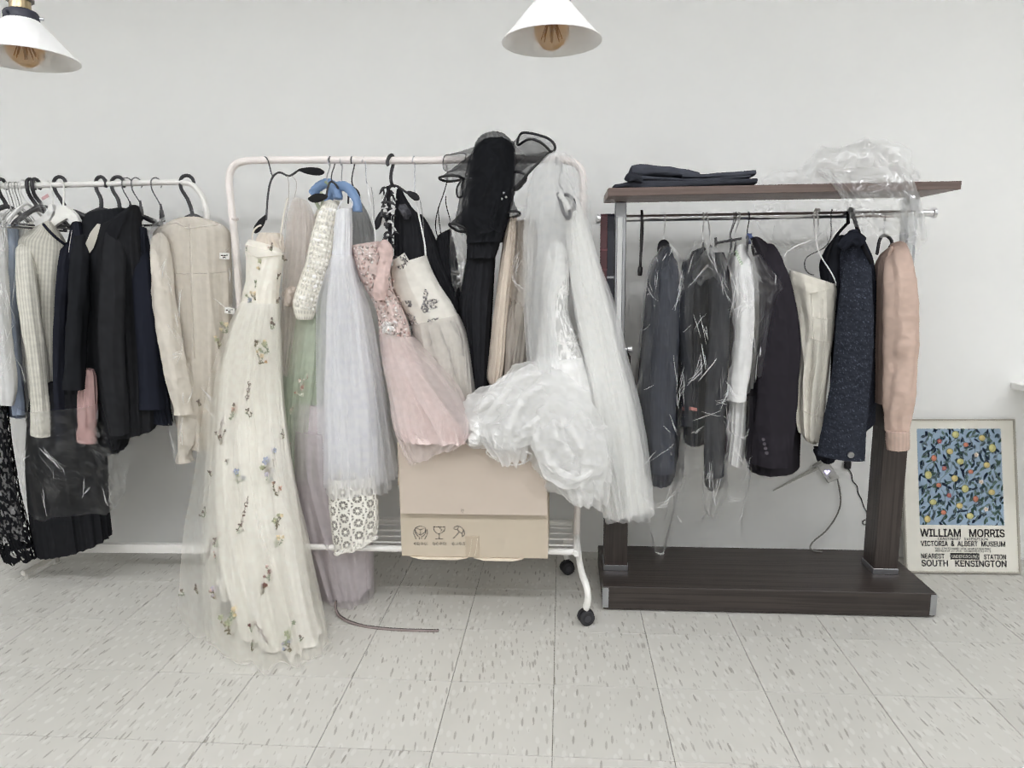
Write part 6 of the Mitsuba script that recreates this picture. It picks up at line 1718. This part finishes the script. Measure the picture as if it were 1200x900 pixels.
def tweed(c, sp=.9, seed=3):
    def f(g):
        n_ = meshkit.noise(g.v * 330, seed)
        m_ = meshkit.noise(g.v * np.array([120, 120, 500]), seed + 1)
        return np.asarray(c)[None, None] * (.6 + .6 * m_ + 16.0 * np.clip(n_ - .70, 0, 1) * sp)[..., None]
    return f


t = thing("tweed_jacket", "black jacket with pale collar edge, half behind the navy tweed jacket", "jacket")
b = loft([(978, 278, 990, 276), (966, 294, 996, 292), (960, 312, 1000, 312), (964, 340, 1000, 340), (974, 400, 996, 400), (972, 470, 990, 470), (964, 512, 985, 512), (960, 534, 980, 536)], Y=2.50, hd=.11, seed=125, amp=(.002, .007), col=S(38, 40, 48))
shape("body", t, b, "m_fab")
shape("collar", t, patch(b, [(984, 300), (990, 314), (992, 324)], [(992, 296), (996, 312), (994, 326)], lift=.01), "m_fab", color=S(60, 62, 72))
shape("cuff", t, arm([(962, 524, 2.38, 6), (961, 530, 2.38, 7), (964, 536, 2.38, 6)], S(34, 35, 42), seed=126, n=14, m=26), "m_fab")
t = thing("tweed_jacket", "navy tweed jacket flecked with pale threads, one silver cuff button", "jacket")
b = loft([(994, 272, 1006, 270), (986, 286, 1016, 286), (980, 304, 1024, 306), (980, 340, 1028, 340), (980, 400, 1027, 400), (977, 440, 1027, 440), (972, 490, 1025, 495), (985, 510, 1021, 497)], Y=2.48, hd=.14, n=230, m=330, seed=127, amp=(.002, .008), col=tweed(TWD, .65), lateral=.2)
shape("body", t, b, "m_fab")
sl = arm([(1006, 292, 2.36, 9), (1004, 330, 2.33, 15), (1002, 390, 2.31, 19), (997, 440, 2.31, 20), (991, 490, 2.31, 22), (986, 536, 2.31, 25)], tweed(S(50, 55, 68), .65), seed=128, n=220, m=200, crumple=.003, flat=.55, sink=.08)
shape("sleeve", t, sl, "m_fab")
shape("cuff_button", t, trimesh.creation.cylinder(.0105, .006, sections=24, transform=trimesh.transformations.rotation_matrix(1.57, [1, 0, 0])).apply_translation(on_cloth(sl, 997, 533, .003)), "m_steel", label="silver cuff button")
shape("collar", t, arm([(986, 292, 2.34, 5), (998, 280, 2.33, 7), (1008, 284, 2.34, 6)], S(38, 41, 52), seed=129, n=24, m=26), "m_fab")
h_ = thing("hanger", "big black strap hanger of the tweed jackets, looped over the chrome rail", "hanger")
shape("hook", h_, stick([(994, 262, 2.47), (994, 250, 2.475), (997, 244.5, YR), (1001, 249, YR + .018), (1000, 256, YR + .018)], .0058, 9), "m_fab", color=S(38, 38, 42), smooth=True)
shape("strap", h_, stick([(997, 246, 2.475), (1003, 262, 2.42), (1010, 284, 2.37), (1016, 298, 2.335), (1022, 308, 2.33)], .0062, 9), "m_fab", color=S(36, 36, 40), smooth=True)
shape("strap", h_, stick([(993, 262, 2.47), (982, 274, 2.44), (972, 292, 2.40), (968, 306, 2.39)], .005, 9), "m_fab", color=S(36, 36, 40), smooth=True)
CAR = S(214, 178, 158)
t = thing("cardigan", "peach pink knit cardigan, last on the display rack", "cardigan")
b = loft([(1040, 291, 1050, 288), (1030, 300, 1060, 298), (1024, 315, 1068, 315), (1023, 350, 1070, 350), (1023, 400, 1066, 400), (1023, 468, 1060, 468)], Y=2.50, hd=.12, n=90, m=130, seed=130, amp=(.002, .008), col=CAR * .92)
shape("body", t, b, "m_fab")
sl = arm([(1049, 291, 2.40, 8), (1054, 318, 2.36, 14.5), (1056, 370, 2.34, 17), (1056, 430, 2.33, 16.5), (1053, 490, 2.32, 14), (1052, 506, 2.32, 12.5)], CAR, seed=131, n=110, m=110, amp=.007, k=(3, 4, 7), crumple=.008, cfreq=9, flat=.7, sink=.08)
shape("sleeve", t, sl, "m_fab")
shape("cuff", t, arm([(1052, 503, 2.32, 12), (1052, 515, 2.32, 12.3), (1052, 526, 2.32, 11.6)], ribs(CAR * .97, 18, .12), seed=132, n=30, m=110, amp=.001, crumple=.001), "m_fab")
t = thing("hanger", "black hanger of the peach pink cardigan", "hanger")
shape("shoulder_arm", t, stick([(1027, 298, 2.46), (1030, 284, 2.46), (1035, 276, 2.46), (1040, 277, 2.46), (1042, 290, 2.46)], .0052, 9), "m_paint", color=HB, smooth=True)
shape("hook", t, stick([(1036, 275, 2.46), (1036.5, 262, 2.47), (1038, 250, 2.48), (1039, 246.5, YR), (1040, 252, YR + .016)], .002, 7), "m_steel")

for px_, nk, lab, c_ in ((779, (778.5, 286), "white string hook of the first pinstripe jacket's hanger", S(232, 232, 230)), (824, (824, 282), "white hook above the crumpled film of the second jacket", S(236, 236, 234)), (828, (833, 288), "second white hook, slanting towards the film's collar", S(236, 236, 234)), (862, (857, 280), "thin dark wire hook before the white shirt", S(110, 110, 112)), (866, (862, 282), "thin white hook of the white shirt's hanger", S(226, 226, 226)), (877, (876, 276), "dark wire hook with a blue clip, above the aubergine jacket", S(66, 66, 72))):
    t = thing("hanger", lab, "hanger")
    top, nn = P(px_, 250, YR), P(nk[0], nk[1], YR - .01)
    zt_ = zrr + .0145
    q = [[top[0] + .003, YR + .0155, zrr - .012], [top[0] + .002, YR + .0145, zrr + .004], [top[0], YR, zt_], [top[0], YR - .0145, zrr + .004], [top[0] * .7 + nn[0] * .3, YR - .014, zrr - .02], nn]
    shape("hook", t, tube(smooth_path(q, 40), .0024 if c_[0] > .5 else .0018, 7), "m_paint", color=c_, smooth=True)
    u = np.linspace(-1, 1, 13)
    view = nn - EYE
    view[2] = 0
    view /= np.linalg.norm(view)
    q = nn + np.outer(u * .15, view) + np.outer(-.05 * np.abs(u) ** 1.4, [0, 0, 1])
    shape("shoulder_arm", t, tube(q, .007 if px_ < 800 else .004, 8), "m_paint", color=HB, smooth=True)
    if px_ == 779:
        shape("shoulder_pad", t, arm([(778, 285, 2.44, 4), (777.5, 291, 2.40, 7), (777, 299, 2.38, 6)], HB, seed=2, n=16, m=24, amp=.0005, crumple=0), "m_fab")
    if px_ == 877:
        shape("clip", t, cat([box(nn[0] - .008, nn[0] + .008, nn[1] - .03, nn[1] - .012, nn[2] - .03, nn[2] + .006, .002), box(nn[0] - .014, nn[0] + .012, nn[1] - .034, nn[1] - .026, nn[2] - .012, nn[2] - .004, .002)]), "m_paint", color=S(70, 84, 128), label="blue clip")
t = thing("hanger", "black trouser hanger bar in front of the white shirt's collar", "hanger")
shape("bar", t, stick([(840, 284.5, 2.36), (855, 282, 2.36), (869, 279.5, 2.36)], .0042, 8), "m_paint", color=S(44, 44, 46), smooth=True)
shape("clip", t, stick([(838.5, 279, 2.36), (839, 284, 2.355), (838.5, 289, 2.36)], .0046, 8), "m_paint", color=S(50, 50, 52), smooth=True)
shape("hook", t, tube(smooth_path([P(855, 281, 2.37), P(857, 268, 2.42), [P(859, 255, YR)[0], YR - .0145, zrr + .002], [P(860, 250, YR)[0], YR, zrr + .0145], [P(860, 250, YR)[0], YR + .0145, zrr]], 30), .0018, 7), "m_steel")

film("clear plastic cover over the first pinstripe jacket, its tail hanging lower", [(774, 292, 786, 288), (764, 306, 800, 304), (756, 340, 803, 340), (750, 400, 803, 400), (744, 470, 804, 470), (748, 540, 800, 540), (754, 580, 792, 580), (768, 622, 778, 625)], 2.47, .20, op=.12, seed=140, crumple=.011)
film("crumpled clear plastic cover over the second jacket, gathered into a knot below", [(817, 283, 830, 281), (806, 300, 846, 300), (796, 330, 861, 330), (796, 380, 863, 385), (800, 430, 858, 430), (799, 480, 856, 480), (796, 530, 850, 530), (791, 565, 842, 570), (792, 588, 822, 592)], 2.45, .20, op=.20, seed=141, crumple=.016, cfreq=15)
film("short clear plastic shoulder cover on the second jacket's collar", [(828, 292, 834, 290), (818, 306, 840, 304), (812, 322, 843, 322), (812, 331, 842, 329)], 2.30, .03, op=.26, seed=142, hazy=.1, crumple=.008, n=60, m=80, cfreq=22)
film("clear plastic scarf of film across the aubergine jacket's shoulder", [(884, 300, 890, 298), (880, 318, 902, 314), (882, 334, 919, 338), (890, 346, 912, 344), (888, 400, 900, 400), (884, 440, 892, 440)], 2.30, .03, op=.18, seed=143, hazy=.07, crumple=.009, n=70, m=80)
film("knotted lower end of the film around the charcoal jacket", [(826, 540, 850, 540), (824, 565, 852, 565), (824, 580, 846, 582), (830, 590, 838, 592)], 2.42, .10, op=.2, seed=144, hazy=.1, crumple=.010, n=50, m=70)

# folded dark trousers on the top board
ft = thing("folded_trousers", "dark grey trousers folded flat on the wooden top board", "trousers")
zb = zsh + .0256
FT = S(72, 76, 88)


def fold_slab(root, pts_lo, pts_hi, y0, y1, z_lift, c_, seed, key="folded_layer"):
    """A folded layer between a lower and an upper outline seen from the front, running back over the board."""
    n, m = 60, 44
    lo, hi = resample(pts_lo, n), resample(pts_hi, n)
    rings = []
    th = np.arange(m) * 2 * np.pi / m
    for i in range(n):
        a, b_ = P(lo[i, 0], lo[i, 1], y0), P(hi[i, 0], hi[i, 1], y0)
        cz, hz = (a[2] + b_[2]) / 2, max((b_[2] - a[2]) / 2, .003)
        ce, se = np.cos(th), np.sin(th)
        yy_ = (y0 + y1) / 2 - (y1 - y0) / 2 * np.sign(ce) * np.abs(ce) ** .6
        zz_ = cz + hz * np.sign(se) * np.abs(se) ** .6
        rings.append(np.c_[np.full(m, a[0]), yy_, zz_])
    V = np.array(rings)
    V = V + .006 * crease_or_glint(V * np.array([7, 12, 26]), seed)[..., None] * np.array([0, .6, .5])
    V[..., 2] = np.maximum(V[..., 2], zb + z_lift)
    m_ = skin(V, True, True)
    shape(key, root, m_, "m_fab", color=np.clip(np.tile(c_, (len(m_.vertices), 1)) * (1 + .3 * (meshkit.fbm(m_.vertices * 60, 2, seed) - .5))[:, None], 0, 1), smooth=True)


fold_slab(ft, [(721, 221.5), (760, 222.5), (800, 221.5), (860, 218.5), (888, 216)], [(723, 214), (745, 210), (790, 210), (840, 208), (886, 208)], 2.31, 2.48, .0005, FT * .8, 1)
fold_slab(ft, [(740, 212), (760, 213), (800, 214), (850, 212), (880, 210)], [(741, 204), (765, 206), (800, 207), (840, 207), (882, 204)], 2.32, 2.47, .012, FT, 2)
fold_slab(ft, [(741, 207), (765, 206), (800, 206), (820, 207)], [(741, 193), (750, 190.5), (785, 194), (816, 201)], 2.33, 2.47, .022, FT * 1.15, 3)
fold_slab(ft, [(800, 210), (830, 210), (860, 208), (886, 205)], [(801, 204), (830, 203), (858, 200), (880, 198)], 2.325, 2.46, .02, FT * 1.05, 4)
shape("waistband", ft, arm([(734, 212, 2.31, 3), (738, 208, 2.305, 4), (746, 209, 2.305, 4), (752, 212, 2.31, 3)], FT * .55, seed=5, n=24, m=20, amp=.003, crumple=.004), "m_fab")

# heaps of clear film on and under the top board


def film_heap(label, blobs, seed, op=.2, crumple=.03, squash=1.0, cfreq=10):
    t = thing("plastic_bag", label, "plastic bag")
    man = None
    balls = [(P(a, b_, c_), d_ * c_ / F_PX) for a, b_, c_, d_ in blobs]
    for i in range(len(balls) - 1):
        hl = manifold3d.Manifold.batch_hull([manifold3d.Manifold.sphere(r__, 24).scale([1, squash, 1]).translate(c_.tolist()) for c_, r__ in (balls[i], balls[i + 1])])
        man = hl if man is None else man + hl
    mm = man.refine_to_length(.008).to_mesh()
    m_ = trimesh.Trimesh(mm.vert_properties[:, :3], mm.tri_verts)
    m_.merge_vertices()
    trimesh.smoothing.filter_taubin(m_, iterations=10)
    v = m_.vertices
    warp = .06 * (np.stack([meshkit.noise(v * 6 + k_ * 31, seed) for k_ in range(3)], -1) - .5)
    c_ = crease_or_glint((v + warp) * cfreq, seed, 4)
    v2 = v + m_.vertex_normals * (crumple * c_)[:, None]
    m_ = trimesh.Trimesh(v2, m_.faces, process=False)
    put_film(t, m_, seed, op + .25, op * .8)
    inner = trimesh.Trimesh(v + m_.vertex_normals * (-.022 + crumple * crease_or_glint((v + warp) * cfreq * 1.3, seed + 40, 3))[:, None], m_.faces, process=False)
    put_film(t, inner, seed + 1, op)
    return t


film_heap("big puffed clear plastic bag sitting on the wooden top board", [(965, 196, 2.36, 12), (985, 192, 2.38, 20), (1015, 192, 2.40, 22), (1045, 200, 2.38, 20), (1060, 212, 2.36, 14)], 150, op=.20, squash=.8)
film_heap("flatter clear plastic bag on the top board beside the folded trousers", [(895, 213, 2.44, 4), (920, 210, 2.44, 7), (945, 208, 2.44, 9), (968, 206, 2.44, 9)], 151, op=.14, crumple=.014)
film("clear plastic draped over the top board's front edge onto the rail", [(958, 200, 1060, 196, 2.32, .03), (974, 215, 1066, 206, 2.27, .02), (986, 232, 1076, 226, 2.26, .02), (996, 252, 1082, 256, 2.27, .02), (1004, 268, 1084, 282, 2.28, .02)], 2.27, .02, op=.16, seed=152, hazy=.16, crumple=.014, cfreq=15)
film("clear film sheet hanging behind the chrome rail, below the top board", [(884, 240, 1000, 236), (888, 262, 990, 262), (900, 282, 980, 284), (930, 294, 968, 296)], 2.60, .015, op=.10, seed=153, hazy=.07, crumple=.012)
film("strip of clear film twisted round the end upright under the board", [(1056, 230, 1074, 226), (1054, 250, 1080, 250), (1056, 275, 1084, 280), (1060, 284, 1076, 292)], 2.40, .04, op=.24, seed=154, hazy=.16, crumple=.014, cfreq=22, n=70, m=80)
film("small crumpled piece of clear film hanging over the cardigan's hanger", [(1024, 254, 1032, 252), (1026, 262, 1042, 264), (1032, 270, 1044, 272)], 2.42, .02, op=.5, seed=155, hazy=.16, crumple=.008, cfreq=34, n=40, m=60)
